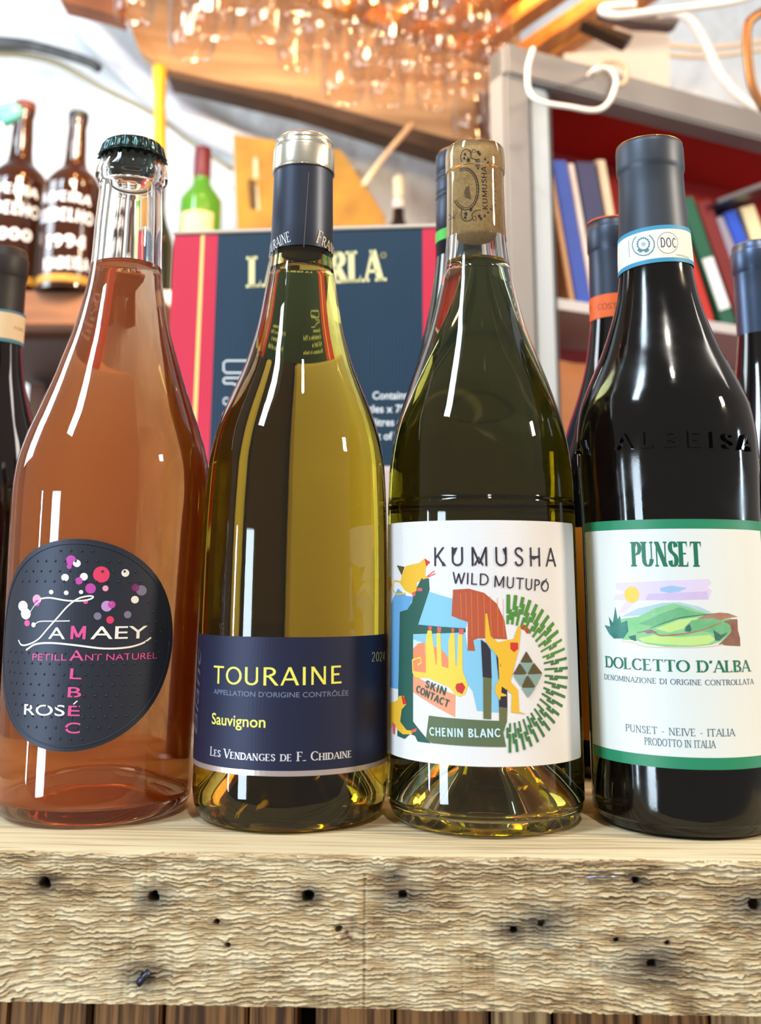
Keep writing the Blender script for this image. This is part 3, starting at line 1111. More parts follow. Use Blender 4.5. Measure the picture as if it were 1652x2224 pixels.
class CorkSurf(Surf):
    def uv(s, px, py):
        u, v_ = nk.uv(px, py)
        return (u / .0139 * s.r, v_)


sC = CorkSurf(*BX['K'], TOPZ, .0101)
cC = lambda x, y: (920 + x / 6.95, 280 + y / 6.95)
pr = Print(sC, cC)


def ring(pr, cx, cy, rx, ry, w, m, a0=0, a1=360, n=24):
    pr.line([(cx + rx * math.cos(R(a0 + (a1 - a0) * i / n)), cy + ry * math.sin(R(a0 + (a1 - a0) * i / n))) for i in range(n + 1)], w, m)


ring(pr, 590, 880, 250, 320, 15, INK, -115, 140)
ring(pr, 590, 880, 215, 285, 11, INK, -115, 140)
for i in range(26):
    a = R(-112 + 250 * i / 25)
    pr.add(fill([pr.uvp(*p) for p in ell(590 + 232 * math.cos(a), 880 + 302 * math.sin(a), 8, 8, 6)]), INK)
pr.text(stroke_text('KUMUSHA', .15, .13, 0, .95, .14), (1010, 1200), (985, 540), 95, INK)
pr.line([(530, 480), (510, 390), (560, 300), (640, 285), (700, 320), (700, 400), (780, 430), (860, 425)], 12, INK)
pr.line([(640, 320), (670, 300), (690, 340), (660, 350)], 9, INK)
pr.line([(730, 330), (720, 290), (760, 280), (790, 310), (760, 330)], 9, INK)
pr.line([(880, 1200), (790, 1205), (715, 1260), (720, 1330), (640, 1370), (560, 1360), (515, 1290), (530, 1200)], 12, INK)
pr.line([(740, 1290), (780, 1300), (790, 1350), (750, 1360), (735, 1330)], 9, INK)
for (x, y, r) in [(590, 360, 34), (650, 440, 50), (575, 420, 30), (830, 320, 36), (860, 350, 36), (600, 1260, 44), (690, 1190, 46), (590, 1320, 34), (850, 1290, 40), (880, 1330, 34), (830, 560, 26), (960, 430, 28), (1010, 480, 26), (1060, 520, 20), (950, 1290, 30), (1010, 1240, 26), (1060, 1190, 22)]:
    pts = [(x + r * (1 if i % 2 else .5) * math.cos(i * .63), y + r * (1 if i % 2 else .5) * math.sin(i * .63)) for i in range(10)]
    pr.add(fill([pr.uvp(*p) for p in pts]), INK)
random.seed(5)
for k in range(90):
    t, rr_ = random.uniform(-1.9, 2.3), random.uniform(20, 200)
    x, y = 590 + rr_ * .95 * math.cos(t), 880 + rr_ * 1.25 * math.sin(t)
    pr.seg([(x, y), (x + random.uniform(-16, 16), y + random.uniform(-16, 16))], random.uniform(5, 10), mat('ink_brown_soft', (120, 92, 54), .7))
pr.poly([(600, 860), (660, 830), (690, 1040), (600, 1020), (570, 940)], mat('ink_brown_soft', (120, 92, 54), .7))
for (x, y) in [(790, 470), (820, 470), (850, 470)]:
    pr.seg([(x, 430), (x, 540)], 8, INK)
for k in range(8):
    pr.seg([(1070 + 4 * k, 640 + 70 * k), (1125 + 3 * k, 650 + 70 * k)], 8, INK)
pr.line([(1050, 1150), (1100, 1160), (1085, 1220), (1060, 1190)], 8, INK)
pr.seg([(340, 1400), (400, 1330), (450, 1250)], 9, INK)
pr.seg([(330, 1300), (420, 1350)], 8, INK)
pr.build('lettering', cork, off=.00002, dl=.000002)
sK = Surf(*BX['K'], TOPZ, .0414, radf(prK))
cK = lambda x, y: (830 + x / 3.671, 1120 + y / 3.671)
uR_, v_ = sK.uv(*cK(1545, 1000))
vt = sK.uv(*cK(700, 36))[1]
vb = sK.uv(*cK(850, 2002))[1]
m_white = mat('label_white', (232, 230, 230), .62, bump=((1500, 700, 900), .35, .0003))
labK = paper('front_label', sK, rrect(-.0615, vb, uR_, vt, .0014), m_white, bK, label='white textured label with an illustration of yellow monkeys')
pr = Print(sK, cK)
col = {k: mat('print_' + k, v, .62, bump=((1500, 700, 900), .3, .0003)) for k, v in dict(skyblue=(134, 196, 226), blue=(104, 164, 212), salmon=(238, 140, 98), peach=(240, 158, 120), forest=(38, 90, 78), lemon=(246, 210, 74),
       gold=(236, 184, 48), rust=(186, 84, 46), red=(206, 50, 40), rose=(226, 92, 92), night=(44, 38, 50), olive=(104, 106, 66), moss=(92, 108, 74), leaf=(74, 140, 50), leaf_dark=(58, 118, 62), umber=(86, 76, 42), aqua=(134, 166, 160), purple=(40, 28, 52), paper=(236, 236, 240), ice=(206, 232, 238)).items()}
pr.poly([(375, 605), (560, 662), (553, 805), (680, 845), (665, 898), (290, 868)], col['skyblue'])
pr.poly([(130, 580), (200, 640), (252, 645), (215, 742), (150, 772), (132, 1382), (66, 1368), (76, 700)], col['blue'])
pr.poly([(250, 950), (660, 925), (680, 1075), (735, 1075), (722, 985), (800, 985), (925, 1110), (930, 1570), (755, 1555), (720, 1400), (640, 1290), (560, 1235), (430, 1180), (345, 1100), (300, 1060), (250, 1020)], col['skyblue'])
pr.poly([(250, 985), (345, 1020), (345, 1100), (250, 1110)], col['ice'])
pr.poly([(250, 1060), (290, 1018), (340, 1012), (430, 1050), (500, 1090), (530, 1140), (532, 1215), (430, 1225), (345, 1262), (250, 1262)], col['salmon'])
pr.poly([(250, 1268), (585, 1430), (582, 1606), (250, 1405)], col['peach'])
pr.poly([(315, 500), (375, 500), (380, 590), (345, 700), (290, 868), (664, 898), (664, 930), (250, 945), (250, 1640), (392, 1815), (285, 1800), (265, 1755), (228, 1740), (185, 1780), (125, 1755), (145, 768), (205, 748), (240, 690), (255, 620)], col['forest'])
pr.poly([(120, 395), (182, 408), (158, 475)], col['umber'])
pr.poly([(160, 475), (190, 402), (300, 376), (338, 342), (385, 372), (350, 410), (345, 480), (382, 488), (280, 530), (276, 600), (240, 628), (180, 592), (148, 540)], col['gold'])
pr.poly([(340, 340), (386, 372), (352, 404)], col['red'])
pr.seg([(360, 485), (418, 440)], 9, col['rose'])
pr.seg([(365, 490), (425, 462)], 9, col['rose'])
pr.seg([(165, 530), (100, 518), (88, 590), (120, 628), (190, 620)], 13, col['gold'])
pr.poly([(240, 612), (268, 605), (268, 638), (244, 640)], col['rose'])
pr.poly([(282, 575), (322, 578), (320, 602), (284, 602)], col['rose'])
pr.poly([(52, 500), (72, 480), (80, 560), (60, 620)], col['gold'])
pr.poly([(565, 590), (690, 582), (810, 615), (910, 700), (970, 830), (992, 985), (830, 978), (760, 978), (725, 992), (740, 1078), (680, 1075), (682, 845), (620, 825), (553, 800)], col['rust'])
for x in (625, 665, 710, 760, 810, 860, 915, 960):
    pr.seg([(x, 600 + abs(x - 700) * .25), (x + 6, 965 if x > 690 else 815)], 3, col['salmon'])
pr.seg([(300, 1290), (250, 1250), (246, 1150), (308, 1130), (316, 1172), (286, 1190)], 16, col['lemon'])
pr.poly([(365, 915), (396, 915), (432, 1190), (438, 1185), (436, 935), (466, 935), (478, 1200), (530, 1215), (530, 1000), (548, 935), (578, 935), (586, 1190), (596, 1200), (606, 945), (640, 945), (642, 1240), (684, 1350), (660, 1425), (620, 1442), (575, 1420), (540, 1370), (370, 1292), (270, 1290), (246, 1236), (352, 1252), (350, 1000)], col['lemon'])
for (x0, y0, x1, y1) in [(370, 880, 400, 912), (440, 885, 474, 930), (552, 895, 578, 930), (611, 900, 652, 944)]:
    pr.poly([(x0, y0), (x1, y0 + 4), (x1 - 5, y1), (x0 + 3, y1)], col['rose'])
pr.poly([(592, 1340), (640, 1330), (664, 1368), (638, 1422), (598, 1402), (584, 1372)], col['red'])
pr.poly([(785, 988), (830, 1020), (862, 1070), (870, 1295), (800, 1287)], col['night'])
pr.poly([(803, 1285), (868, 1295), (866, 1622), (805, 1618)], col['olive'])
pr.poly([(905, 1105), (940, 1180), (992, 1390), (994, 1532), (928, 1522), (925, 1300)], col['night'])
pr.poly([(928, 1522), (994, 1532), (990, 1650), (930, 1645)], col['olive'])
pr.poly([(375, 1593), (990, 1636), (962, 1730), (985, 1842), (400, 1812), (352, 1778)], col['moss'])
pr.poly([(820, 780), (835, 780), (862, 960), (920, 1008), (1045, 980), (1078, 880), (1102, 885), (1085, 1060), (1036, 1250), (1018, 1322), (1078, 1390), (1086, 1560), (1145, 1582), (1024, 1566), (1030, 1420), (950, 1360), (946, 1410), (986, 1426), (984, 1438), (942, 1440), (936, 1472), (900, 1410), (896, 1365), (930, 1300), (922, 1125), (820, 1000)], col['gold'])
pr.poly([(1016, 1010), (1078, 1012), (1080, 1062), (1046, 1088), (1018, 1062)], col['red'])
pr.poly([(1098, 870), (1140, 870), (1176, 920), (1152, 942), (1130, 912), (1100, 898)], col['red'])
ring(pr, 850, 730, 24, 24, 5, col['rose'], 0, 300, 8)
pr.poly([(60, 1500), (130, 1472), (140, 1436), (180, 1436), (200, 1500), (162, 1545), (150, 1640), (200, 1708), (255, 1715), (240, 1742), (170, 1742), (122, 1700), (100, 1640), (62, 1720)], col['gold'])
pr.poly([(160, 1434), (184, 1440), (202, 1500), (172, 1506)], col['red'])
pr.poly([(238, 1708), (282, 1692), (276, 1722), (236, 1730)], col['rose'])
pr.poly([(88, 1650), (112, 1660), (108, 1745), (92, 1735)], col['rose'])
# sun burst of zig-zag leaves
NR = 26
for i in range(NR):
    a = R(-89 + 178 * i / (NR - 1))
    ca, sa = math.cos(a), math.sin(a)
    def q(t, side):
        rx, ry = 290 + 180 * t, 395 + 235 * t
        return (1000 + rx * ca - side * sa * 1.0, 1258 + ry * sa + side * ca * 1.0)
    k = .30 + .34 * ((i * 7) % 5) / 5
    w_ = 30 if i < 9 else 22
    pr.zig([q(0, -9), q(k, -9), q(k - .15, 12), q(k + .2, 12), q(k + .06, -6), q(1, -6)], [w_ * .7, w_ * .45, w_ * .8, w_ * .45, w_], col['leaf'] if i < 11 else col['leaf_dark'])
for pts, c in [([(1143, 1080), (1195, 1168), (1095, 1168)], 'umber'), ([(1097, 1172), (1196, 1172), (1150, 1258)], 'aqua'), ([(1090, 1174), (1146, 1262), (1038, 1265)], 'umber'), ([(1202, 1172), (1270, 1257), (1154, 1262)], 'umber'),
               ([(1040, 1270), (1146, 1267), (1102, 1362)], 'aqua'), ([(1155, 1266), (1268, 1262), (1218, 1364)], 'aqua'), ([(1150, 1270), (1213, 1368), (1106, 1368)], 'umber'), ([(1106, 1372), (1215, 1372), (1158, 1450)], 'aqua')]:
    pr.poly(pts, col[c])
T_ = lambda s, t=.1, w=1.0, tr=.3: stroke_text(s, t, t, 0, w, tr)
pr.text(T_('KUMUSHA', .095, 1.0, .34), (412, 402), (1376, 406), 152, col['purple'])
pr.text(T_('WILD', .1, .95, .12), (562, 540), (845, 556), 92, col['purple'])
pr.text(T_('MUTUPO', .1, .9, .12), (885, 568), (1318, 608), 92, col['purple'])
for pts in [[(560, 262), (600, 252), (572, 320)], [(955, 262), (985, 262), (975, 320)], [(478, 400), (512, 400), (485, 362)]]:
    pr.poly(pts, col['purple'])
pr.seg([(735, 395), (768, 330), (800, 395)], 14, col['purple'])
pr.seg([(1170, 320), (1205, 345), (1240, 320)], 12, col['purple'])
pr.seg([(1265, 560), (1305, 500)], 8, col['purple'])
pr.text(T_('SKIN', .15, .9, .16), (345, 1366), (503, 1432), 62, col['forest'])
pr.text(T_('CONTACT', .15, .85, .14), (274, 1402), (524, 1528), 60, col['forest'])
pr.text(T_('CHENIN BLANC', .17, .85, .16), (384, 1752), (940, 1764), 70, col['ice'])
pr.build('illustration', labK)

# ------------------------------------------------------------------ 4 red wine, green-bordered label
bP = thing('wine_bottle', 'dark bottle of red wine with black capsule, neck band and green-bordered white label', 'wine bottle', (BX['P'][0], BX['P'][1], TOPZ), 0, 'front row of wine bottles on the bar')
prP = prof_mm([(.3, 33.2), (1.5, 35.6), (5, 37.3), (10, 38.0), (60, 38.0), (120, 38.0), (132, 38.3), (142, 38.8), (152, 39.0), (160, 38.8), (167, 38.0), (173.7, 36.7), (179.4, 34.7), (185.2, 32.3), (191, 29.7), (196.8, 27.1), (202.6, 24.8), (208.4, 22.8), (214.4, 20.9), (220.3, 19.3), (226.2, 18.0), (235.3, 16.7), (242, 16.4), (270, 14.8), (292, 14.2)])
M_DARK = mat('dark_wine_glass', (5, 4, 5), .045, 0, coat=0.0, spec=.5, bump=((900, 900, 900), .06, .0001))
# a film of dust roughens the shoulder
nt = M_DARK.node_tree
tc = nt.nodes.new('ShaderNodeTexCoord')
n = nt.nodes.new('ShaderNodeTexNoise')
n.inputs['Scale'].default_value = 26
n.inputs['Detail'].default_value = 8
nt.links.new(tc.outputs['Object'], n.inputs['Vector'])
mr = nt.nodes.new('ShaderNodeMapRange')
mr.inputs['From Min'].default_value, mr.inputs['From Max'].default_value = .45, .8
mr.inputs['To Min'].default_value, mr.inputs['To Max'].default_value = .035, .30
nt.links.new(n.outputs['Fac'], mr.inputs['Value'])
nt.links.new(mr.outputs[0], nt.nodes['Principled BSDF'].inputs['Roughness'])


def solid_bottle(parent, prof, m, seg=96, punt=.02):
    rc = prof[0][0]
    v, fc = lathe([(0, punt), (rc * .5, punt * .7), (rc * .9, .002), (rc * .98, 0)] + smooth_prof(prof, 4) + [(0, prof[-1][1] + .001)], seg)
    return mob('glass', v, fc, m, parent, smooth=True)


solid_bottle(bP, prP, M_DARK, 128)
cap = capsule(bP, 'capsule', [(.0168, .2421), (.01655, .2500), (.0158, .2612), (.0152, .2750), (.01505, .2838), (.0154, .2852), (.01575, .2862), (.0158, .2880), (.0157, .2965), (.0154, .2984), (.0148, .2990), (.0120, .2993), (0, .2993)], M_BLACKFOIL, label='black foil capsule')
m_gold = mat('foil_gold_rim', (214, 170, 96), .3, .8)
tube('foil_rim', [Vector((.0152 * math.sin(t) + BX['P'][0], -.0152 * math.cos(t) + BX['P'][1], TOPZ + .2989)) for t in np.linspace(0, 2 * math.pi, 49)], .0002, m_gold, cap, seg=6, n=1)
sN = Surf(*BX['P'], TOPZ, .0166, lambda z: .0168 - max(z - .242, 0) * .045)
cB = lambda x, y: (1310 + x / 6.95, 280 + y / 6.95)
m_band = mat('band_paper', (236, 232, 220), .6)
BAND, BLUEB = mat('band_blue', (62, 150, 190), .55), mat('ink_petrol', (70, 130, 150), .6)
NAVYI = mat('ink_navy', (36, 52, 96), .55)


def band(parent, S, v0, v1, k0, slope, m, mb):
    """paper strip round the neck, a little askew"""
    poly = [(-S.r * 2.2, v0 - slope * S.r * 2.2), (S.r * 2.2, v0 + slope * S.r * 2.2), (S.r * 2.2, v1 + slope * S.r * 2.2), (-S.r * 2.2, v1 - slope * S.r * 2.2)]
    b = paper('neck_band', S, poly, m, parent, .00012, .0003)
    q = Print(S)
    for (a, c) in ((v0, v0 + k0), (v1 - k0, v1)):
        q.add([[(-S.r * 2.2, a - slope * S.r * 2.2), (S.r * 2.2, a + slope * S.r * 2.2), (S.r * 2.2, c + slope * S.r * 2.2), (-S.r * 2.2, c - slope * S.r * 2.2)]], mb, 1)
    q.build('band_stripe', b)
    return b


v0 = sN.uv(*cB(900, 2005))[1]
v1 = sN.uv(*cB(880, 1447))[1]
nb = band(bP, sN, v0, v1, .0019, .06, m_band, BAND)
nb['label'] = 'white neck band with blue edges'
pr = Print(sN, cB)
ring(pr, 965, 1722, 152, 160, 7, mat('ink_grey', (110, 130, 150), .6))
pr.text(T_('DOC', .1, .62, .16), (866, 1792), (1092, 1800), 150, NAVYI)
ring(pr, 605, 1750, 162, 165, 14, BLUEB, -60, 230, 30)
ring(pr, 605, 1740, 88, 92, 9, BLUEB)
for i in range(16):
    a = 2 * math.pi * i / 16
    pr.add(fill([pr.uvp(*p) for p in ell(605 + 88 * math.cos(a), 1740 + 92 * math.sin(a), 15, 15, 7)]), BLUEB)
pr.add(fill([pr.uvp(605 + (46 if i % 2 == 0 else 20) * math.sin(i * math.pi / 5), 1740 - (46 if i % 2 == 0 else 20) * math.cos(i * math.pi / 5)) for i in range(10)]), mat('ink_pale_petrol', (150, 190, 196), .6))
pr.poly([(510, 1830), (560, 1810), (600, 1850), (560, 1870)], BLUEB)
pr.poly([(700, 1830), (655, 1810), (610, 1850), (650, 1870)], BLUEB)
pr.text(font_text('CONTROLLATA'), (1092, 1915), (1275, 1965), 26, BLUEB)
for k in range(9):
    pr.seg([(380 + 3 * k, 1700 + 28 * k), (388 + 3 * k, 1700 + 28 * k)], 14, BLUEB)
pr.build('lettering', nb)
sP = Surf(*BX['P'], TOPZ, .0380, radf(prP))
cP = lambda x, y: (1240 + x / 3.835, 1110 + y / 3.835)
GRN = mat('label_green', (34, 134, 96), .45, bump=((2500, 2500, 2500), .2, .0002))
m_cream = mat('label_cream', (226, 230, 226), .6, bump=((1700, 1700, 1700), .25, .0002))
vt = sP.uv(*cP(900, 66))[1]
vb = sP.uv(*cP(960, 2150))[1]
u0 = -.0560
labP = paper('front_label', sP, rrect(u0, vb, .0600, vt, .001), GRN, bP, label='white label with a green border and a painted hillside')
pr = Print(sP, cP)
vt2, vb2 = sP.uv(*cP(900, 147))[1], sP.uv(*cP(960, 2050))[1]
ui = sP.uv(*cP(186, 1900))[0]
uj = sP.uv(*cP(1566, 170))[0]
pr.add([[(ui, vb2), (uj, vb2), (uj, vt2), (ui, vt2)]], m_cream)
DG, SLT = mat('ink_green', (24, 112, 82), .5), mat('ink_slate_blue', (70, 100, 120), .5)
wc = {k: mat('paint_' + k, v, .7, noise=((260, 260, 260), .55, tuple(int(q_ * .72 + 62) for q_ in v))) for k, v in dict(lilac=(222, 206, 234), mauve=(206, 182, 226), sky=(150, 186, 226), sun=(246, 200, 70), mist=(170, 200, 210), hill=(124, 196, 130), hill2=(92, 172, 110), lime=(190, 226, 120), teal=(30, 112, 100), pine=(26, 92, 70), clay=(160, 106, 78), clay2=(126, 74, 56), sand=(232, 200, 150), wine=(130, 90, 110)).items()}
pr.poly([(370, 600), (520, 592), (1140, 566), (1165, 600), (1130, 640), (1170, 660), (1140, 740), (800, 735), (560, 745), (440, 850), (400, 840), (460, 745), (360, 740), (370, 700), (430, 690), (440, 670), (380, 655)], wc['lilac'])
pr.poly([(640, 690), (860, 680), (1130, 668), (1140, 735), (900, 742), (620, 742)], wc['mauve'])
pr.poly([(740, 640), (830, 620), (960, 640), (900, 672), (820, 682), (745, 668)], wc['sky'])
pr.poly(ell(508, 696, 62, 68), wc['sun'])
pr.poly([(420, 880), (560, 810), (760, 765), (900, 760), (1060, 795), (1180, 850), (1000, 850), (700, 860)], wc['mist'])
pr.poly([(400, 900), (560, 880), (700, 810), (850, 768), (980, 800), (1130, 850), (1320, 880), (1340, 980), (1260, 1080), (1160, 1115), (1000, 1130), (800, 1130), (640, 1110), (540, 1075), (430, 1070)], wc['hill'])
pr.poly([(560, 940), (760, 850), (900, 800), (1000, 830), (1130, 862), (900, 900), (700, 960)], wc['hill2'])
pr.poly([(700, 980), (900, 905), (1100, 880), (1160, 900), (1000, 960), (820, 1010)], wc['lime'])
pr.poly([(560, 1060), (700, 1030), (900, 1050), (1150, 1030), (1200, 1070), (1140, 1105), (1000, 1120), (760, 1110), (600, 1090)], wc['lime'])
pr.poly([(283, 950), (330, 960), (318, 880), (352, 930), (372, 795), (392, 900), (410, 870), (420, 930), (470, 910), (480, 1000), (440, 1060), (360, 1062), (320, 1020)], wc['teal'])
pr.poly([(480, 1045), (540, 1030), (545, 1085), (500, 1070)], wc['pine'])
pr.poly([(1000, 910), (1120, 890), (1200, 900), (1310, 930), (1340, 985), (1290, 1040), (1200, 1080), (1190, 1020), (1100, 1000), (960, 1010), (940, 970)], wc['hill2'])
pr.poly([(1120, 860), (1230, 845), (1300, 850), (1382, 880), (1300, 890), (1240, 912), (1180, 892), (1040, 900)], wc['clay'])
pr.poly([(1260, 915), (1330, 900), (1378, 900), (1382, 990), (1400, 1060), (1402, 1125), (1300, 1120), (1220, 1110), (1260, 1080), (1330, 1000), (1320, 950)], wc['clay2'])
pr.poly([(1180, 990), (1240, 1030), (1300, 1010), (1230, 1080), (1195, 1078)], wc['pine'])
pr.line([(550, 1012), (660, 1000), (740, 1035), (860, 1030), (980, 1015), (1100, 985), (1240, 930)], 14, wc['clay'], .5)
pr.poly([(600, 998), (660, 985), (720, 1010), (640, 1022)], wc['wine'])
pr.line([(660, 975), (780, 930), (900, 890), (1060, 868), (1180, 855)], 8, wc['pine'], .5)
pr.poly([(940, 1000), (960, 960), (985, 940), (1000, 985), (990, 1005)], wc['pine'])
pr.line([(420, 1080), (520, 1095), (600, 1125), (800, 1135), (1100, 1132), (1260, 1110)], 7, wc['sand'])
pr.text(stroke_text('PUNSET', .20, .062, .055, .72, .09), (515, 462), (1086, 464), 208, DG)
pr.text(stroke_text("DOLCETTO D'ALBA", .17, .065, .07, .92, .09), (295, 1300), (1482, 1336), 98, DG)
pr.text(stroke_text('DENOMINAZIONE DI ORIGINE CONTROLLATA', .12, .07, .06, .9, .09), (283, 1400), (1512, 1440), 46, SLT)
pr.text(stroke_text('PUNSET - NEIVE - ITALIA', .11, .06, .07, .95, .09), (460, 1832), (1358, 1872), 62, SLT)
pr.text(stroke_text('PRODOTTO IN ITALIA', .11, .06, .07, .8, .08), (616, 1944), (1198, 1972), 62, SLT)
pr.build('lettering', labP)
# raised letters in the shoulder glass
cS = lambda x, y: (1220 + x / 3.706, 560 + y / 3.706)
sS = Surf(*BX['P'], TOPZ, .0389, radf(smooth_prof(prP, 4)))
pr = Print(sS, cS)
pr.text(stroke_text('ALBEISA', .17, .17, 0, 1.1, .42), (440, 1548), (1500, 1560), 130, M_DARK)
pr.text(stroke_text('A', .17, .17, 0, 1.1, .3), (135, 1580), (205, 1588), 120, M_DARK)
eb = pr.build('raised_lettering', bP, off=.0001)
md = eb.modifiers.new('s', 'SOLIDIFY')
md.thickness = .0015
md.offset = 1
bv = eb.modifiers.new('b', 'BEVEL')
bv.width = .0006
bv.segments = 2

# ------------------------------------------------------------------ the second row, standing behind
def place_px(px, py, D, rfront=.0145):
    t = W(px, py, D - rfront)
    return t


BURG = [(.3, 35), (1, 37.5), (5, 40), (12, 41), (120, 41), (145, 39.5), (160, 36.5), (178, 31), (196, 24.5), (214, 19.3), (232, 16.3), (250, 14.6), (292, 13.8)]
CLARET = [(.3, 33), (1, 35), (4, 37), (10, 37.5), (180, 37.3), (196, 35.5), (206, 31.5), (216, 24), (226, 18), (238, 15.3), (292, 13.8)]
FLUTE = [(.3, 33), (1, 35), (4, 37), (12, 37.5), (140, 37), (165, 34.5), (190, 30), (215, 24.5), (240, 19), (262, 15.8), (278, 14.6), (318, 14.2)]


def back_bottle(label, px, py, D, prof, H, gm, caps, cm, capl, seg=64):
    top = W(px, py, D - .0145)
    cxw = W(px, py, D)
    s = (top.z - TOPZ) / H
    b = thing('wine_bottle', label, 'wine bottle', (cxw.x, D, TOPZ), 0, 'wine bottles standing behind the front row')
    b.scale = (s, s, s)
    pf = prof_mm(prof)
    solid_bottle(b, pf, gm, seg)
    c = capsule(b, 'capsule', caps, cm, 64, label=capl)
    print('back bottle', label[:30], 'scale', round(s, 3), 'at', [round(q, 4) for q in b.location])
    return b, c, Surf(0, 0, 0, .0148), s


STD_CAP = [(.0151, .236), (.0151, .238), (.0149, .27), (.0148, .280), (.0151, .2815), (.0155, .2825), (.0156, .2935), (.0152, .2950), (.0148, .2955), (.0147, .2985), (.0140, .2998), (0, .3)]
M_DARKRED = mat('dark_red_glass', (20, 6, 8), .05, coat=.3)
M_DKGREEN = mat('dark_green_glass', (10, 30, 14), .05, coat=.3)
M_NEARBLACK = mat('black_glass', (10, 9, 12), .05, coat=.3)
ORANGE = mat('orange_paper', (240, 100, 28), .5)


def local_surf(b, prof, r, s):
    class LS(Surf):
        def uv(q, px, py):
            g = Surf(b.location.x, b.location.y, TOPZ, r * s)
            u, v_ = g.uv(px, py)
            return (u / s, v_ / s)
    return LS(0, 0, 0, r, prof)


b2, c2, _, s2 = back_bottle('dark bottle with orange neck band and orange label, half hidden behind the green-bordered one', 1330, 466, .565, BURG, .3000, M_NEARBLACK, STD_CAP, M_NAVY, 'black foil capsule')
LS = local_surf(b2, lambda z: .0153, .0151, s2)
q = Print(LS)
vA, vB = LS.uv(1300, 642)[1], LS.uv(1300, 692)[1]
nb = paper('neck_band', LS, [(-.03, vB), (.03, vB), (.03, vA), (-.03, vA)], ORANGE, b2, .0001, .0003, label='orange neck band')
q.text(stroke_text('COSTA', .1, .06, .05, .95, .12), (1299, 674), (1352, 672), 13, mat('ink_dark_brown', (70, 34, 20), .6))
q.build('lettering', nb)
q = Print(LS)
q.text(stroke_text('VAT', .1, .06, .05, .95, .12), (1268, 680), (1286, 676), 11, mat('ink_dark_brown', (70, 34, 20), .6))
q.build('lettering', nb)
tube('foil_rim', [b2.location + Vector((.0149 * s2 * math.sin(t), -.0149 * s2 * math.cos(t), .2992 * s2)) for t in np.linspace(0, 2 * math.pi, 37)], .0005, ORANGE, None, seg=6, n=1).name = 'foil_rim'
fr = bpy.data.objects['foil_rim']
fr = [o_ for o_ in COL.objects if o_.parent is None and o_.name.startswith('foil_rim')][-1]
fr.data.transform(Matrix.Scale(1 / s2, 4) @ Matrix.Translation(-b2.location))
fr.parent = b2
fr['label'] = 'orange rim of the capsule'
LS2 = local_surf(b2, radf(prof_mm(BURG)), .041, s2)
vA, vB = LS2.uv(1262, 1145)[1], LS2.uv(1262, 1605)[1]
paper('front_label', LS2, [(-.06, vB), (.06, vB), (.06, vA), (-.06, vA)], mat('orange_label', (222, 128, 26), .5), b2, label='plain orange label')

b3, c3, _, s3 = back_bottle('dark bottle with steel-blue capsule, behind at the right edge', 1640, 517, .60, BURG, .3000, M_NEARBLACK, STD_CAP, M_GREYFOIL, 'steel-blue foil capsule')
b4, c4, _, s4 = back_bottle('dark bottle with brown-black capsule and cream neck band at the left edge', 10, 529, .60, BURG, .3000, M_DARKRED, STD_CAP, mat('foil_brown', (44, 38, 38), .5, .25), 'brown-black capsule')
LS = local_surf(b4, lambda z: .0158, .0155, s4)
vA, vB = LS.uv(10, 672)[1], LS.uv(10, 742)[1]
nb = paper('neck_band', LS, [(-.032, vB), (.032, vB), (.032, vA), (-.032, vA)], mat('band_cream', (232, 206, 168), .6), b4, .0001, .0003, label='cream neck band with blue edges')
q = Print(LS)
for (a, c) in ((vB, vB + .0022), (vA - .0016, vA)):
    q.add([[(-.032, a), (.032, a), (.032, c), (-.032, c)]], BLUEB, 1)
q.text(font_text('AGRO'), (28, 714), (48, 722), 7, mat('ink_faded_red', (170, 96, 70), .6))
q.build('lettering', nb)
b5, c5, _, s5 = back_bottle('green flute bottle with ribbed screw cap, hidden behind the bare-cork bottle', 1003, 312, .545, FLUTE, .3300, M_DKGREEN,
                            [(.0151, .262), (.0151, .300), (.0149, .3010), (.0145, .3016), (.0149, .3022), (.0152, .3030), (.0149, .3040), (.0144, .3046), (.0149, .3052), (.0150, .3060), (.0150, .3110), (.0148, .3120), (.0143, .3128), (.0149, .3136), (.0151, .3146), (.0147, .3156), (.0143, .3162), (.0149, .3170), (.0151, .3240), (.0148, .3280), (.0135, .3300), (0, .3302)],
                            M_NAVY, 'dark ribbed screw cap')
LS = local_surf(b5, lambda z: .0151, .0150, s5)
vA, vB = LS.uv(955, 500)[1], LS.uv(955, 523)[1]
paper('neck_band', LS, [(-.03, vB), (.03, vB), (.03, vA), (-.03, vA)], mat('band_lime', (70, 196, 60), .5), b5, .0001, .0003, label='bright green stripe on the cap')

# ================================================================== the room behind
def proj(P):
    v = P - Vector((0, 0, CAMZ))
    d = v.y * _cp + v.z * _sp
    u = -v.y * _sp + v.z * _cp
    x, y = F_PX * v.x / d, -F_PX * u / d
    return (CX + _cr * x - _sr * y, CY + _sr * x + _cr * y)


def slab(name, pts, D, th, m, parent=None, bevel=0.0):
    """solid of outline pts at distance D (one value or one per corner), th deep"""
    Ds = D if isinstance(D, (list, tuple)) else [D] * len(pts)
    v = [W(x, y, d) for (x, y), d in zip(pts, Ds)]
    off = parent_loc(parent) if parent is not None else Vector((0, 0, 0))
    bm = bmesh.new()
    a = [bm.verts.new(p - off) for p in v]
    b = [bm.verts.new(p - off + Vector((0, th, 0))) for p in v]
    n = len(v)
    bm.faces.new(a)
    bm.faces.new(b[::-1])
    for i in range(n):
        bm.faces.new((a[i], b[i], b[(i + 1) % n], a[(i + 1) % n]))
    if bevel:
        bmesh.ops.bevel(bm, geom=bm.edges[:], offset=bevel, segments=2, affect='EDGES')
    return bm_ob(name, bm, m, parent)


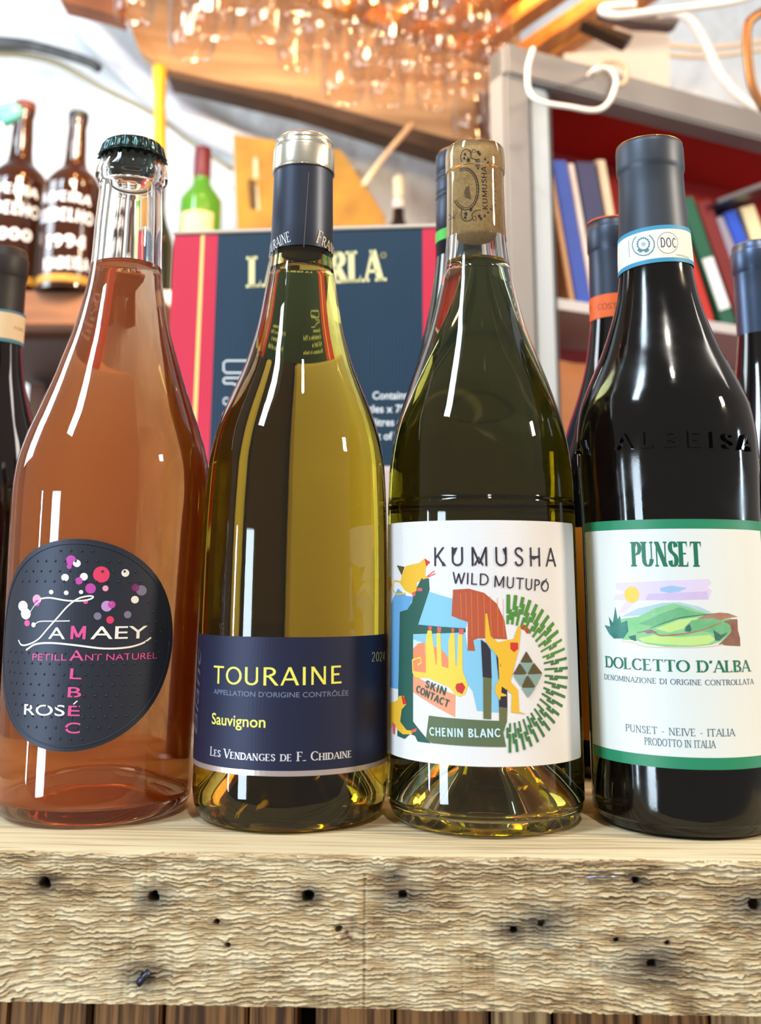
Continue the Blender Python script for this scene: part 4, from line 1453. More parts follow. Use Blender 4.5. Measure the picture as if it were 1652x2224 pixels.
# ---- shell
plaster = mat('lime_plaster', (236, 240, 242), .85, noise=((5, 5, 5), .8, (214, 220, 224)), bump=((14, 14, 14), .9, .03))
WALL_Y = 2.2
nx_, nz_ = 150, 110
xs = np.linspace(-1.6, 2.2, nx_)
zs = np.linspace(0, 3.0, nz_)
Xg, Zg = np.meshgrid(xs, zs, indexing='ij')
Yg = WALL_Y - .020 * vnoise(Xg / .16, Zg / .12, 51) - .010 * vnoise(Xg / .05, Zg / .045, 52) - .005 * vnoise(Xg / .03, Zg / .02, 53)
idx = np.arange(nx_ * nz_).reshape(nx_, nz_)
q = np.stack([idx[:-1, :-1], idx[1:, :-1], idx[1:, 1:], idx[:-1, 1:]], -1).reshape(-1, 4)
o = mob('wall_back', np.stack([Xg, Yg, Zg], -1).reshape(-1, 3).tolist(), q.tolist(), plaster, smooth=True)
tag(o, kind='structure')
o = box('floor', (-1.6, -.2, -.02), (2.2, WALL_Y, 0), mat('floor_stone', (120, 104, 88), .7, noise=((3, 3, 3), .6, (88, 76, 64))))
tag(o, kind='structure')
rib_m = mat('rib_plaster', (238, 236, 244), .7, bump=((20, 20, 20), .5, .01))
o = tube('trim_1', [W(x, y, 2.12) for x, y in [(40, -140), (110, -40), (195, 60), (300, 168), (400, 250), (500, 305), (620, 345), (760, 372)]], .030, rib_m, seg=12)
tag(o, kind='structure')

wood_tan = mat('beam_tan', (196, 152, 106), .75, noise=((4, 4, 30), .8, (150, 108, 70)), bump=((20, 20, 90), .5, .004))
wood_shade = mat('beam_shade', (62, 42, 28), .8, noise=((6, 6, 40), .7, (92, 66, 42)))
wb = thing('ceiling_beam', 'long tan-painted ceiling beam with a dark underside-shade strip, slanting behind the hanging glasses', 'beam', W(640, 220, 1.95))
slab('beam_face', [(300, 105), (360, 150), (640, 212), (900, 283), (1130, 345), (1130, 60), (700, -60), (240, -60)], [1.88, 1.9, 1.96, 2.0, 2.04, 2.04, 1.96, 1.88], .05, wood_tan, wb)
slab('shade_strip', [(356, 146), (640, 208), (900, 280), (1130, 342), (1130, 385), (900, 312), (640, 232), (362, 165)], [1.9, 1.96, 2.0, 2.04, 2.04, 2.0, 1.96, 1.9], .07, wood_shade, wb)  # dark strip standing for the beam's shaded underside and shadow gap
o = slab('wall_timber', [(110, -40), (262, -40), (262, 38), (225, 25), (130, 2)], 1.75, .05, mat('timber_orange', (150, 84, 34), .7, noise=((9, 9, 9), .7, (104, 54, 22))))
tag(o, 'orange-brown timber end at the top left above the white arch', 'timber')
o = slab('timber_post', [(1036, 200), (1112, 200), (1112, 1100), (1036, 1100)], 1.97, .05, mat('post_brown', (98, 56, 32), .6, noise=((12, 12, 3), .8, (60, 32, 18))))
o.name = 'timber_post'
tag(o, 'dark brown timber post beside the grey cabinet', 'post')

# ---- cables on the left
o = tube('cable', [W(x, y, 2.06) for x, y in [(-60, 116), (0, 116), (60, 121), (130, 140), (220, 190), (330, 246), (420, 312), (505, 368)]], lambda t: .0095 - .005 * t, mat('cable_beige', (150, 140, 112), .5), seg=8)
tag(o, 'beige cable looping across the white wall at the upper left', 'cable')
o = tube('cable_sleeve', [W(x, y, 2.03) for x, y in [(-60, 92), (0, 93), (70, 100), (140, 118), (195, 136), (216, 150)]], lambda t: .016 - .006 * t, mat('sleeve_black', (44, 44, 46), .6, noise=((40, 40, 40), .7, (84, 86, 88))), seg=8)
tag(o, 'dark grey cable sleeve above the beige cable', 'cable sleeve')

# ---- left shelf and its bottles
shelf_wood = mat('shelf_wood', (150, 94, 50), .6, noise=((6, 6, 40), .8, (104, 62, 32)), bump=((20, 20, 120), .4, .002))
zS = W(145, 640, 1.47).z
xl, xr = W(-140, 640, 1.45).x, W(345, 640, 1.45).x
sh = thing('wall_shelf', 'brown wooden wall shelf carrying the stencilled bottles at the left', 'shelf', (-.45, 1.5, zS))
zB = W(120, 708, 1.45).z
box('board', (xl + .45, -.05, zB - zS), (xr + .45, .62, 0), shelf_wood, sh, bevel=.003)
box('lower_strip', (xl + .45, .0, W(120, 732, 1.48).z - zS), (xr + .45, .62, zB - zS), mat('shelf_wood_dark', (84, 48, 26), .7), sh, bevel=.002)  # darker strip along the lower edge of the shelf
for k, x_ in enumerate((-.62, -.34)):
    box('bracket', (x_ + .45 - .015, .3, -.22), (x_ + .45 + .015, .66, zB - zS - .02), mat('shelf_wood_dark', (84, 48, 26), .7), sh)
M_AMBERB = mat('brown_glass', (46, 20, 8), .05, coat=.5)
STENCIL = mat('stencil_white', (226, 228, 236), .6)
GOLDL = mat('label_gold', (176, 130, 40), .5)


def stencil_bottle(px, ptop, label, rows, D=1.47, tilt=0.0, teal=False, H=.285):
    c = W(px, 640, D)
    s = (W(px, ptop, D).z - zS) / H
    b = thing('wine_bottle', label, 'wine bottle', (c.x, D, zS), 0, 'stencilled bottles on the wall shelf')
    pf = prof_mm([(.3, 36), (1, 38), (5, 41), (12, 42), (150, 42), (162, 41), (174, 37), (184, 30), (192, 22), (200, 17.5), (212, 15.5), (236, 14.5), (262, 13.2), (266, 14.2), (272, 14.4), (274, 13.5)])
    pf = [(r * s, z * s) for r, z in pf]
    solid_bottle(b, pf, M_AMBERB, 48)
    v, fc = lathe([(.0138 * s, .272 * s), (.0148 * s, .273 * s), (.0148 * s, .2845 * s), (.0135 * s, .2855 * s), (0, .2856 * s)], 32)
    o_ = mob('stopper', v, fc, mat('stopper_brown', (96, 44, 32), .6) if teal else mat('stopper_black', (24, 20, 20), .5), b, smooth=True)
    S_ = Surf(c.x, D, zS, .042 * s, radf(pf))
    q_ = Print(S_)
    for (txt, y, w, h) in rows:
        q_.text(stroke_text(txt, .2, .17, 0, .9, .14), (px - w, y), (px + w, y + (2 if px > 100 else 5)), h, STENCIL)
    q_.build('lettering', b)
    z0, z1 = S_.uv(px, 612)[1], S_.uv(px, 594)[1]
    paper('gold_band', S_, [(-.07, z0), (.07, z0), (.07, z1), (-.07, z1)], GOLDL, b, .0001, .0004)
    return b, s


stencil_bottle(143, 247, 'brown bottle stencilled 1994 with a black stopper, on the wall shelf', [("OLIVEIRA", 446, 52, 20), ('VERDELHO', 490, 56, 27), ('1994', 540, 42, 28), ('MADEIRA', 588, 48, 26)])
bA, sA = stencil_bottle(20, 226, 'brown bottle stencilled 2000 with a brown stopper, at the left end of the wall shelf', [("OLIVEIRA", 428, 60, 20), ('VERDELHO', 474, 62, 27), ('2000', 522, 46, 26)], D=1.52, teal=True)
b_, s_ = stencil_bottle(290, 330, 'brown bottle half hidden behind the crown-capped bottle, on the wall shelf', [('MADEIRA', 588, 48, 26)])
o = tube('ribbon', [W(x, y, 1.42) for x, y in [(-40, 262), (-5, 248), (18, 238), (32, 240), (30, 250), (5, 262)]], .011, mat('teal_plastic', (96, 178, 168), .4), seg=8)
tag(o, 'teal plastic ribbon looped over the neck of the leftmost stencilled bottle', 'ribbon')

# ---- rear cabinet ledge and carton
zL = W(640, 1012, .75).z
xs_ = [W(p_, 1012, .745).x for p_ in (180, 668, 812, 866, 1215)]
for k, (m_, lb, y_) in enumerate([(mat('cabinet_offwhite', (214, 198, 196), .5, bump=((30, 30, 30), .1, .001)), 'off-white side cabinet under the left part of the carton, behind the front bottles', .745),
                              (mat('cabinet_walnut', (50, 30, 18), .5, noise=((30, 30, 3), .7, (34, 20, 12))), 'dark walnut side cabinet under the middle of the carton, behind the olive bottle', .750),
                              (mat('cabinet_offwhite', (214, 198, 196), .5), 'narrow off-white cabinet between the two walnut ones, under the carton', .745),
                              (mat('cabinet_walnut', (50, 30, 18), .5), 'dark walnut side cabinet under the right end of the carton, behind the amber wine', .750)]):
    led = box('side_cabinet', (xs_[k] + .001, y_, 0.0), (xs_[k + 1] - .001, 1.12, zL), m_, bevel=.003)
    tag(led, lb, 'cabinet', 'side cabinets under the carton')
pa, pb = W(352, 1012, .772), W(953, 1012, .752)
ex = Vector((pb.x - pa.x, pb.y - pa.y, 0)).normalized()
ny = Vector((-ex.y, ex.x, 0))
hC = (W(650, 494, .762).z - zL)
wC = (pb - pa).length
rotz = math.atan2(ex.y, ex.x)
cart = thing('wine_carton', 'navy and red corrugated wine carton with gold lettering, behind the front bottles', 'carton', (pa.x, pa.y, zL), rotz)
m_card, nt, p = nt_mat('carton_print')
tc = nt.nodes.new('ShaderNodeTexCoord')
sx = nt.nodes.new('ShaderNodeSeparateXYZ')
nt.links.new(tc.outputs['Object'], sx.inputs[0])
FL = Flat((pa.x, pa.y, zL), ex, (0, 0, 1))
u_ = lambda px: FL.uv(px, 760)[0]
ramp = nt.nodes.new('ShaderNodeValToRGB')
ramp.color_ramp.interpolation = 'CONSTANT'
div = nt.nodes.new('ShaderNodeMath')
div.operation = 'DIVIDE'
div.inputs[1].default_value = wC
nt.links.new(sx.outputs['X'], div.inputs[0])
nt.links.new(div.outputs[0], ramp.inputs[0])
el = ramp.color_ramp.elements
RED_, NAV_, YL_ = (*lin((214, 44, 74)), 1), (*lin((20, 52, 76)), 1), (*lin((244, 214, 130)), 1)
el[0].position, el[0].color = 0, RED_
el[1].position, el[1].color = u_(424) / wC, YL_
for px, c_ in ((433, RED_), (461, NAV_), (916, RED_)):
    e_ = el.new(u_(px) / wC)
    e_.color = c_
nt.links.new(ramp.outputs[0], p.inputs['Base Color'])
p.inputs['Roughness'].default_value = .42
wv = nt.nodes.new('ShaderNodeTexWave')
wv.bands_direction = 'X'
wv.inputs['Scale'].default_value = 1.0 / .0028 * .314
wv.inputs['Distortion'].default_value = .6
nt.links.new(tc.outputs['Object'], wv.inputs['Vector'])
bp = nt.nodes.new('ShaderNodeBump')
bp.inputs['Strength'].default_value = .3
bp.inputs['Distance'].default_value = .0006
nt.links.new(wv.outputs['Fac'], bp.inputs['Height'])
nt.links.new(bp.outputs[0], p.inputs['Normal'])
kraft = mat('kraft_edge', (214, 202, 186), .7)
box('carton_body', (0, 0, 0), (wC, .24, hC - .003), m_card, cart, bevel=.0015)
box('flap', (-.001, -.0012, hC - .003), (wC + .001, .119, hC), kraft, cart, bevel=.0008)
box('flap', (-.001, .121, hC - .003), (wC + .001, .241, hC), kraft, cart, bevel=.0008)
fl = cart.children[0]


class CartFlat(Flat):
    def pt(s, u, v, off):
        return (u, -off, v)


CF = CartFlat((pa.x, pa.y, zL), ex, (0, 0, 1))
pr = Print(CF, lambda x, y: (340 + x / 2.6645, 460 + y / 2.6645))
GOLDI, WI = mat('ink_pale_gold', (240, 232, 176), .45), mat('ink_carton_white', (238, 246, 250), .45)
EDG = mat('ink_old_gold', (190, 178, 110), .5)
gt = stroke_text('LA GERLA', .23, .10, .09, .78, .12)
gt2 = stroke_text('LA GERLA', .12, .04, .05, .78, .23)
pr.text(gt, (538, 440), (1300, 402), 182, GOLDI)
ring(pr, 1312, 252, 14, 14, 5, EDG)


def rr_outline(x0, y0, x1, y1, w, m, r=14):
    pts = [(x0 + r, y0), (x1 - r, y0), (x1, y0 + r), (x1, y1 - r), (x1 - r, y1), (x0 + r, y1), (x0, y1 - r), (x0, y0 + r), (x0 + r, y0)]
    pr.seg(pts, w, m)


rr_outline(388, 862, 600, 932, 9, WI)
pr.seg([(600, 915), (520, 915), (480, 962), (395, 962), (388, 970), (388, 985), (395, 994), (440, 994), (480, 1010), (520, 1050), (600, 1050)], 9, WI)
for txt, x0, x1, y in (('Contiene', 383, 560, 1118), ('6 bottiglie x 75cl', 383, 760, 1196), ('4,5 litri e', 383, 600, 1268), ('Prodotto in Italia', 383, 760, 1342),
                       ('Contains', 1250, 1452, 1085), ('6 bottles x 75cl', 1095, 1480, 1163), ('4.5 litres e', 1165, 1420, 1240), ('Product of Italy', 1105, 1480, 1320)):
    pr.text(font_text(txt, .014), (x0, y), (x1, y - 2), 46, WI)
pr.build('lettering', cart, off=.0003)

# ---- things on the far shelf behind the carton
zF = W(441, 668, 1.88).z
fs = box('wall_shelf', (W(325, 668, 1.78).x, 1.76, zF - .03), (W(930, 668, 1.78).x, WALL_Y - .01, zF), mat('shelf_white', (228, 224, 216), .6), bevel=.003)
tag(fs, 'white wall shelf hidden behind the carton, carrying the green bottle and candles', 'shelf')
M_GREENB = mat('bright_green_glass', (96, 170, 50), .05, coat=.4, trans=.35)


def plain_bottle(px, ptop, D, z0, prof, H, m, label, group=None):
    c = W(px, ptop, D)
    s = (c.z - z0) / H
    b = thing('wine_bottle', label, 'wine bottle', (c.x, D, z0), 0, group)
    pf = [(r * s, z * s) for r, z in prof_mm(prof)]
    solid_bottle(b, pf, m, 48)
    return b, s, pf


b, s, pf = plain_bottle(441, 324, 1.88, zF, CLARET, .296, M_GREENB, 'green glass bottle with burgundy capsule and peach label on the far shelf')
v, fc = lathe([(.0155 * s, .240 * s), (.0158 * s, .2405 * s), (.0150 * s, .29 * s), (.0146 * s, .2965 * s), (.013 * s, .2975 * s), (0, .2977 * s)], 32)
mob('capsule', v, fc, mat('capsule_burgundy', (112, 28, 44), .45), b, smooth=True)['label'] = 'burgundy capsule'
S_ = Surf(b.location.x, 1.88, zF, .0374 * s, radf(pf))
vT, vB = S_.uv(441, 458)[1], .03
paper('front_label', S_, rrect(-.032, vB, .034, vT, .003), mat('label_peach', (244, 212, 160), .6), b, .0002, .0006)
b, s, pf = plain_bottle(347, 410, 1.84, zF, BURG, .292, mat('candle_bottle_glass', (34, 38, 22), .1), 'dark bottle used as candle holder behind the crown-capped bottle')
cz = b.location + Vector((0, 0, .290 * s))
o = tube('candle', [cz, cz + (W(347, 280, 1.84) - cz) * .8, W(347, 200, 1.84), W(346, 145, 1.84)], lambda t: .0125 + .001 * math.sin(9 * t), mat('yellow_wax', (250, 182, 32), .45), seg=14, n=4)
tag(o, 'yellow candle rising from a bottle behind the crown cap', 'candle')
b, s, pf = plain_bottle(865, 430, 1.86, zF, CLARET, .292, M_NEARBLACK, 'black bottle with white label and cream candle, behind the right of the carton')
S_ = Surf(b.location.x, 1.86, zF, .0374 * s, radf(pf))
v, fc = lathe([(.0150 * s, .262 * s), (.0152 * s, .2622 * s), (.0146 * s, .288 * s), (0.0146 * s, .2885 * s)], 32)
mob('neck_label', v, fc, mat('label_white_plain', (240, 236, 228), .6), b, smooth=True)
cz = b.location + Vector((0, 0, .290 * s))
o = tube('candle', [cz, cz + Vector((0, 0, .02)), cz + Vector((-.001, 0, .04)), W(862, 385, 1.86)], .010, mat('cream_wax', (250, 240, 206), .45), seg=12, n=4)
tag(o, 'short cream candle stuck in the black bottle behind the carton', 'candle')
# ochre picture
och = mat('ochre_paint', (222, 168, 62), .6, noise=((7, 7, 7), .8, (168, 122, 60)))
pic = thing('painting', 'ochre painting of a bottle and candle, leaning on the wall behind the carton', 'painting', W(640, 480, 2.0))
slab('canvas', [(506, 292), (600, 306), (740, 326), (790, 398), (836, 470), (850, 668), (522, 668)], [2.02, 2.02, 2.02, 2.01, 1.97, 1.94, 1.94], .014, och, pic)
slab('painted_shape', [(538, 392), (546, 388), (556, 396), (558, 478), (544, 478)], 1.985, .003, mat('paint_umber', (104, 76, 40), .7), pic)
slab('painted_shape', [(550, 345), (556, 340), (560, 352), (560, 392), (550, 392)], 2.0, .003, mat('paint_cream', (246, 226, 186), .7), pic)
slab('painted_shape', [(552, 400), (560, 402), (564, 456), (556, 456)], 1.985, .002, mat('paint_cream', (246, 226, 186), .7), pic)
o = tube('wooden_stick', [W(791, 401, 1.7), W(830, 345, 1.76), W(868, 300, 1.83), W(895, 268, 1.9)], .0055, mat('pale_stick', (240, 214, 180), .6), seg=8, n=2)
tag(o, 'pale wooden stick hanging slantwise below the beam, above the carton', 'stick')

# ---- hanging glass rack
zr = CAMZ + 1.0
ra, rb = hit_z(1276, 44, zr), hit_z(1112, 150, zr)
rd = Vector((rb.x - ra.x, rb.y - ra.y, 0)).normalized()
rp = Vector((-rd.y, rd.x, 0))
rack = thing('glass_rack', 'slatted wooden rack under the ceiling, hung full of stemmed glasses', 'glass rack', rb)
MR = Matrix(((rp.x, -rd.x, 0, 0), (rp.y, -rd.y, 0, 0), (0, 0, 1, 0), (0, 0, 0, 1)))     # local x: to the left, y: toward the viewer
pine = mat('rack_pine', (206, 142, 72), .55, noise=((60, 3, 60), .8, (168, 104, 46)), bump=((160, 6, 160), .3, .001))
PIT = .092
for i in range(12):
    x = i * PIT
    box('slat', (x - .018, 0, 0), (x + .018, 1.0, .016), pine, rack, MR, .002)
    box('rail', (x - .008, 0, .016), (x + .008, 1.0, .040), pine, rack, MR, .001)
box('end_rail', (-.03, -.022, .0), (11 * PIT + .03, 0, .045), pine, rack, MR, .002)
box('side_rail', (-.052, -.022, -.006), (-.020, 1.0, .055), pine, rack, MR, .002)
box('top_board', (-.04, 0, .105), (11 * PIT + .04, 1.0, .12), mat('rack_board', (172, 98, 42), .6, noise=((20, 3, 20), .8, (120, 64, 26))), rack, MR, .002)
M_WG = bpy.data.materials.new('thin_glass')
M_WG.use_nodes = True
nt = M_WG.node_tree
nt.nodes.clear()
out_ = nt.nodes.new('ShaderNodeOutputMaterial')
tr_, gl_, mx_ = nt.nodes.new('ShaderNodeBsdfTransparent'), nt.nodes.new('ShaderNodeBsdfGlossy'), nt.nodes.new('ShaderNodeMixShader')
tr_.inputs['Color'].default_value = (.965, .965, .965, 1)
gl_.inputs['Roughness'].default_value = .035
lw_ = nt.nodes.new('ShaderNodeLayerWeight')
pw_, sc_ = nt.nodes.new('ShaderNodeMath'), nt.nodes.new('ShaderNodeMath')
pw_.operation, sc_.operation = 'POWER', 'MULTIPLY_ADD'
pw_.inputs[1].default_value = 3.0
sc_.inputs[1].default_value, sc_.inputs[2].default_value = .5, .055
nt.links.new(lw_.outputs['Facing'], pw_.inputs[0])
nt.links.new(pw_.outputs[0], sc_.inputs[0])
nt.links.new(sc_.outputs[0], mx_.inputs[0])
nt.links.new(tr_.outputs[0], mx_.inputs[1])
nt.links.new(gl_.outputs[0], mx_.inputs[2])
nt.links.new(mx_.outputs[0], out_.inputs['Surface'])


def glass_profile(h, rb_, rim):
    # hangs foot up: z = 0 under the foot (top), bowl below
    b0 = h * .36
    out = [(0, .006), (.004, .0058), (.012, .0042), (.031, .0022), (.033, .0010), (.0325, 0), (.014, -.0014), (.006, -.004), (.0036, -.012), (.0032, -b0 * .8), (.0042, -b0 * .95), (.010, -b0 - .003), (rb_ * .72, -b0 - .014), (rb_ * .95, -b0 - .030), (rb_, -b0 - .046), (rb_ * .94, -h + .018), (rim, -h + .0004)]
    inn = [(rim - .0004, -h), (rim - .0008, -h + .0004), (rb_ * .94 - .0009, -h + .018), (rb_ - .0009, -b0 - .046), (rb_ * .95 - .0010, -b0 - .031), (rb_ * .72 - .0016, -b0 - .0165), (.008, -b0 - .006), (0, -b0 - .0045)]
    return out + inn


gts = []
for k, (h, r_, rim) in enumerate([(.190, .036, .031), (.176, .033, .029), (.212, .040, .033)]):
    v, fc = lathe(glass_profile(h, r_, rim), 28)
    me = bpy.data.meshes.new('wine_glass')
    me.from_pydata(v, [], [f[::-1] for f in fc])
    me.materials.append(M_WG)
    me.polygons.foreach_set('use_smooth', [True] * len(me.polygons))
    gts.append((me, h))
random.seed(11)
ng = 0
for i in range(11):
    for j in range(7):
        if i == 0 and j == 0:
            me, h = gts[0]
        else:
            me, h = gts[(i * 2 + (j > 3)) % 3]
        yy = .045 + .087 * j + random.uniform(-.006, .006)
        base = rb + rp * (PIT * (i + .5)) - rd * yy
        base.z = zr + .0165
        q0 = proj(base - Vector((0, 0, h)))
        qb = proj(base)
        if q0[1] < -25 or q0[0] < 225 or q0[0] > 1105 or j > (1, 3, 4, 6, 7, 7, 7, 7, 7, 7, 7)[i]:
            continue
        if j == 0 and i == 6:
            continue
        g = bpy.data.objects.new('wine_glass', me)
        COL.objects.link(g)
        g.location = base
        o1 = ['rightmost', 'second', 'third', 'fourth', 'fifth', 'sixth', 'seventh', 'eighth', 'ninth', 'tenth', 'leftmost'][i]
        o2 = ['at the far end', 'second from the far end', 'third from the far end', 'fourth from the far end', 'fifth from the far end', 'sixth from the far end', 'nearest the viewer'][j]
        tag(g, 'stemmed glass in the %s rack slot%s, %s' % (o1, '' if i in (0, 10) else ' from the right', o2), 'wine glass', 'stemmed glasses hanging in the rack')
        ng += 1
print('glasses', ng)
for i, (a_, b__, c__) in enumerate([(1.5, .2, .075), (4.2, .12, .075), (6.8, .3, .075), (9.3, .2, .075), (3.0, .6, .075), (7.5, .65, .075)]):
    P = rb + rp * (PIT * a_) - rd * b__
    lamp('rack_lamp', (P.x, P.y, zr + c__), 3.6, AMBER, .02)
for (x, y, z, e) in [(-.5, .9, 2.15, 2.0), (-.1, 1.15, 2.1, 1.4), (.15, 1.0, 2.12, 1.6), (.45, .9, 2.0, 1.4)]:
    lamp('bulb', (x, y, z), e, (1, .72, .38), .018)

# ---- grey cabinet with red inside, right
A0 = W(1104, 600, 1.25)
dc = Vector((.90, .436, 0)).normalized()
dn = Vector((-dc.y, dc.x, 0))
CAB = Flat((A0.x, A0.y, 0), dc, (0, 0, 1))
MC = Matrix.Rotation(math.atan2(dc.y, dc.x), 4, 'Z')
cab = thing('book_cabinet', 'grey-painted open cabinet with a red interior, holding leaning books', 'cabinet', (A0.x, A0.y, 0), math.atan2(dc.y, dc.x))
grey = mat('cabinet_grey', (138, 136, 136), .5, noise=((3, 3, 3), .5, (118, 114, 112)), bump=((40, 40, 40), .15, .001))
redp = mat('cabinet_red', (176, 26, 18), .55, noise=((5, 5, 5), .5, (150, 20, 14)))
uP = CAB.uv(1162, 600)[0]
uQ = CAB.uv(1218, 600)[0]
zT0, zT1 = CAB.uv(1222, 196)[1], CAB.uv(1234, 132)[1]
zS0, zS1 = CAB.uv(1236, 668)[1], CAB.uv(1236, 645)[1]
UW, DW = 1.05, .20
SH = .66 * (DW - .04)                     # the left side runs back obliquely into the corner
box('post', (0, 0, 0), (uP, .04, zT1), grey, cab, bevel=.004)
box('door_frame', (uP + .001, .006, 0), (uQ - .004, .035, zT0), mat('cabinet_grey_light', (170, 180, 188), .45), cab, bevel=.005)
box('hinge_strip', (uQ - .004, .010, 0), (uQ, .03, zT0), mat('cabinet_dark_gap', (60, 60, 62), .6), cab)
box('top_rail', (0, -.006, zT0), (UW, .04, zT1), grey, cab, bevel=.004)


def prism(name, pts, z0, z1, m, parent):
    n = len(pts)
    v = [(x, y, z0) for x, y in pts] + [(x, y, z1) for x, y in pts]
    f = [tuple(range(n))[::-1], tuple(range(n, 2 * n))] + [(i, (i + 1) % n, n + (i + 1) % n, n + i) for i in range(n)]
    return mob(name, v, f, m, parent)


shm = mat('cabinet_shelf', (186, 182, 184), .55)
prism('top_board', [(.02, .04), (UW, .04), (UW, DW), (.02 + SH, DW)], zT0 + .012, zT1 - .005, redp, cab)
prism('side_panel', [(.02, .04), (.036, .04), (.036 + SH, DW), (.02 + SH, DW)], 0, zT0 + .012, redp, cab)
box('side_panel', (UW - .018, .04, 0), (UW, DW, zT0 + .012), redp, cab)
box('back_panel', (.02 + SH, DW, 0), (UW, DW + .012, zT1 - .005), redp, cab)
prism('shelf', [(.02, .012), (UW - .018, .012), (UW - .018, DW), (.036 + SH, DW), (.036, .04)], zS0, zS1, shm, cab)
zS2 = zS0 - .30
prism('shelf', [(.02, .012), (UW - .018, .012), (UW - .018, DW), (.036 + SH, DW), (.036, .04)], zS2 - .02, zS2, shm, cab)
box('base_board', (0, .01, .0), (UW, DW, .08), grey, cab)


def book(top, xb, wpx, colr, label, depth=.085, w0=.03, pages=(232, 218, 196), shelf_z=None, plaque=None):
    zs_ = zS1 if shelf_z is None else shelf_z
    t_ = CAB.uv(*top)
    dpt = ray(xb, 660)
    ub = CAB.uv(xb, 660)[0]
    kpx = abs(CAB.uv(xb + 10, 660)[0] - ub) / 10
    lean = math.atan2(ub - t_[0], t_[1] - zs_)
    th = wpx * kpx * math.cos(lean)
    h = math.hypot(ub - t_[0], t_[1] - zs_) - th * math.sin(abs(lean)) * 0
    pos = Vector((A0.x, A0.y, 0)) + dc * ub + dn * w0 + Vector((0, 0, zs_ + .0005))
    b = thing('book', label, 'book', pos, 0, 'books leaning on the cabinet shelf')
    b.rotation_euler = (MC @ Matrix.Rotation(-lean, 4, 'Y')).to_euler()
    cm_ = mat('cover_%d_%d_%d' % colr, colr, .5, bump=((300, 300, 300), .15, .0004))
    bm = bmesh.new()
    box_bm(bm, (0, 0, 0), (th, .004, h), None, .0012)
    box_bm(bm, (0, .002, 0), (.003, depth, h))
    box_bm(bm, (th - .003, .002, 0), (th, depth, h))
    bm_ob('cover', bm, cm_, b)
    box('pages', (.003, .004, .003), (th - .003, depth - .004, h - .004), mat('pages_%d' % pages[0], pages, .8, noise=((400, 3, 3), .6, tuple(int(c * .86) for c in pages))), b)
    if plaque:
        box('spine_label', (th * .12, -.0012, h * plaque[0]), (th * .88, .0002, h * plaque[1]), mat('plaque_%d_%d' % plaque[2][:2], plaque[2], .5), b)
    return b


book((1219, 362), 1268, 12, (190, 140, 92), 'thin tan book leaning against the cabinet post')
book((1226, 330), 1282, 34, (24, 66, 168), 'bright blue binder leaning beside the thin tan book', pages=(240, 240, 244))
book((1262, 338), 1318, 13, (222, 206, 200), 'slim off-white book between the blue and the navy binders')
book((1277, 334), 1334, 46, (34, 36, 84), 'dark navy binder leaning behind the orange-banded bottle', pages=(246, 236, 208))
book((1326, 330), 1384, 18, (206, 184, 156), 'beige book right of the navy binder, mostly hidden')
book((1462, 520), 1522, 26, (226, 206, 170), 'cream book leaning just right of the front dark bottle')
book((1474, 440), 1552, 34, (178, 34, 22), 'bright red book leaning between the cream and green ones')
book((1506, 418), 1600, 34, (16, 84, 62), 'dark green book with a white spine label', plaque=(.12, .52, (226, 230, 240)))
book((1544, 426), 1638, 34, (110, 22, 26), 'dark red book behind the green one')
book((1582, 462), 1678, 24, (140, 136, 158), 'grey-violet binder at the right, under the tilted black tray', pages=(244, 244, 246))
book((1604, 450), 1702, 30, (34, 80, 200), 'vivid blue binder at the right edge, under the tilted black tray', pages=(240, 240, 244))
book((1640, 438), 1734, 34, (236, 222, 180), 'cream binder at the right edge, beside the vivid blue one')
tp = slab('tray', [(1556, 432), (1700, 378), (1700, 390), (1558, 442)], 1.42, .08, mat('tray_black', (44, 38, 48), .4), bevel=.001)
tag(tp, 'black tray tilted across the tops of the binders at the right edge', 'tray')
pb_ = Vector((A0.x, A0.y, 0)) + dc * (CAB.uv(1236, 800)[0]) + dn * .05
bag = thing('paper_bag', 'brown paper bag standing below the books on the lower cabinet shelf', 'bag', (pb_.x, pb_.y, zS2))
bag.rotation_euler = cab.rotation_euler
bm = bmesh.new()
box_bm(bm, (0, 0, 0), (.16, .14, .24))
bmesh.ops.subdivide_edges(bm, edges=bm.edges[:], cuts=6, use_grid_fill=True)
for vv in bm.verts:
    n_ = math.sin(vv.co.x * 90 + vv.co.z * 40) * .004 + math.sin(vv.co.z * 130 + vv.co.x * 20) * .003
    if vv.co.z > .001:
        vv.co.y += n_
        vv.co.x += n_ * .6
bm_ob('bag_body', bm, mat('kraft_bag', (176, 112, 66), .7, bump=((60, 60, 60), .5, .004)), bag, smooth=True)

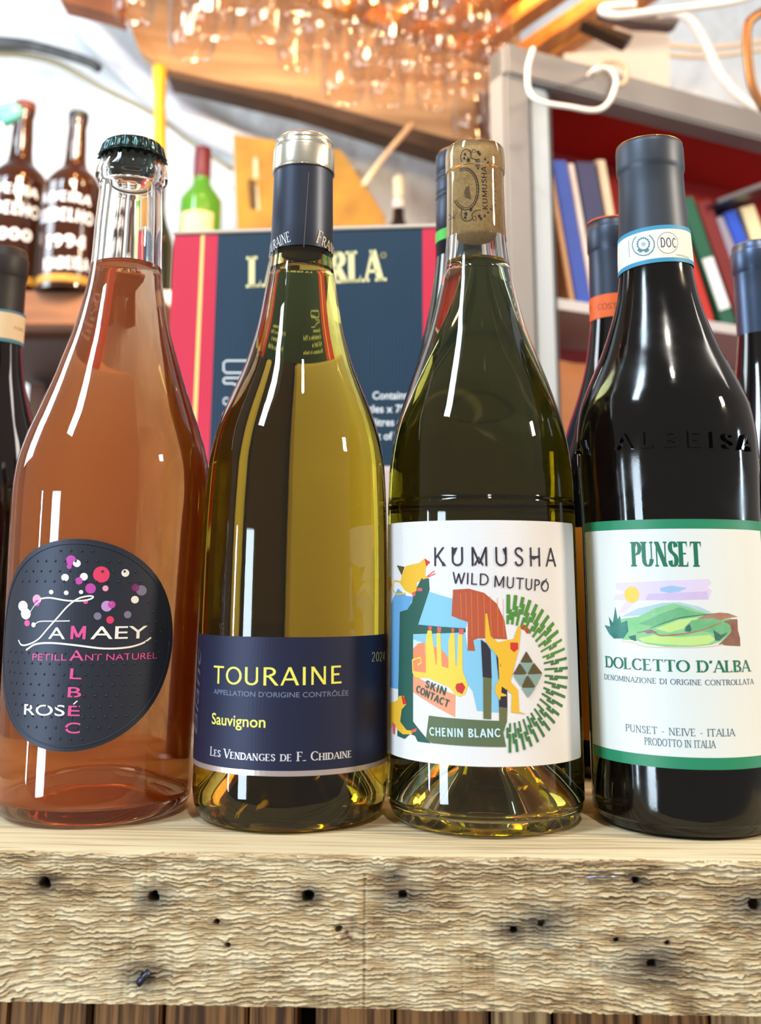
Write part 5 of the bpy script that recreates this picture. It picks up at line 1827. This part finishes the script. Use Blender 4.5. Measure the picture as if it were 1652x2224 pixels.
# ---- cables, bracket and pipe at the upper right
wc_ = mat('white_cable', (236, 228, 220), .45)
o = tube('cable', [W(x, y, 1.17) for x, y in [(1158, 104), (1146, 150), (1150, 200), (1178, 222), (1235, 232), (1292, 240), (1322, 222), (1337, 180), (1328, 155), (1305, 148), (1288, 154)]] + [W(1276, 168, 1.345)], .0032, wc_, seg=10)
tag(o, 'white cable hanging in a loop in front of the cabinet corner', 'cable')
o = tube('cable', [W(x, y, 1.3) for x, y in [(1296, 160), (1306, 138), (1335, 134), (1360, 150), (1358, 176), (1345, 186)]], .0034, mat('tan_cable', (190, 168, 144), .5), seg=8)
tag(o, 'small tan cable loop on top of the cabinet', 'cable')
o = tube('cable', [W(x, y, 1.15) for x, y in [(1720, -40), (1600, 0), (1500, 16), (1400, 28), (1340, 34), (1310, 26), (1316, 14), (1380, 8)]], .0052, wc_, seg=10)
tag(o, 'thick white cable sweeping across the top right corner', 'cable')
o = tube('conduit', [W(x, y, 1.45) for x, y in [(1430, 30), (1470, 30), (1505, 50), (1535, 100), (1560, 155), (1590, 195), (1620, 222), (1660, 245)]], .0075, mat('conduit_grey', (206, 208, 212), .5), seg=10, n=14, ribs=.12)
tag(o, 'ribbed grey conduit curving down over the white wall at the right', 'conduit')
for k, pts in enumerate([[(1345, 40), (1385, 75), (1440, 95), (1530, 104), (1640, 92), (1700, 84)], [(1340, 55), (1390, 95), (1450, 118), (1540, 122), (1650, 108), (1700, 100)]]):
    o = tube('cable', [W(x, y, 1.9) for x, y in pts], .006, mat('beige_cable', (214, 196, 172), .5), seg=8)
    tag(o, ['upper', 'lower'][k] + ' of two beige cables crossing behind the grey conduit', 'cable')
o = slab('metal_bracket', [(1262, 46), (1276, 42), (1376, 76), (1360, 92)], 1.42, .03, mat('bracket_dark', (52, 42, 32), .4, .6), bevel=.0015)
tag(o, 'dark metal bracket right of the rack end', 'bracket')
o = slab('wall_box', [(1300, 12), (1480, 24), (1476, 44), (1464, 54), (1380, 46), (1300, 26)], 1.5, .03, mat('bracket_grey', (92, 84, 80), .6), bevel=.003)
tag(o, 'dark grey wall fitting from which the conduit starts', 'fitting')
o = tube('pipe', [W(x, y, 1.1) for x, y in [(1720, 10), (1670, 20), (1632, 42), (1622, 70), (1624, 130), (1634, 190), (1660, 240)]], .0055, mat('bronze', (128, 86, 50), .35, .85), seg=12)
tag(o, 'bent bronze pipe at the top right edge', 'pipe')
o = slab('wall_panel', [(1225, 40), (1452, 70), (1456, 260), (1225, 170)], 1.78, .02, mat('panel_cream', (232, 220, 204), .7))
tag(o, 'cream panel above the grey cabinet', 'panel')
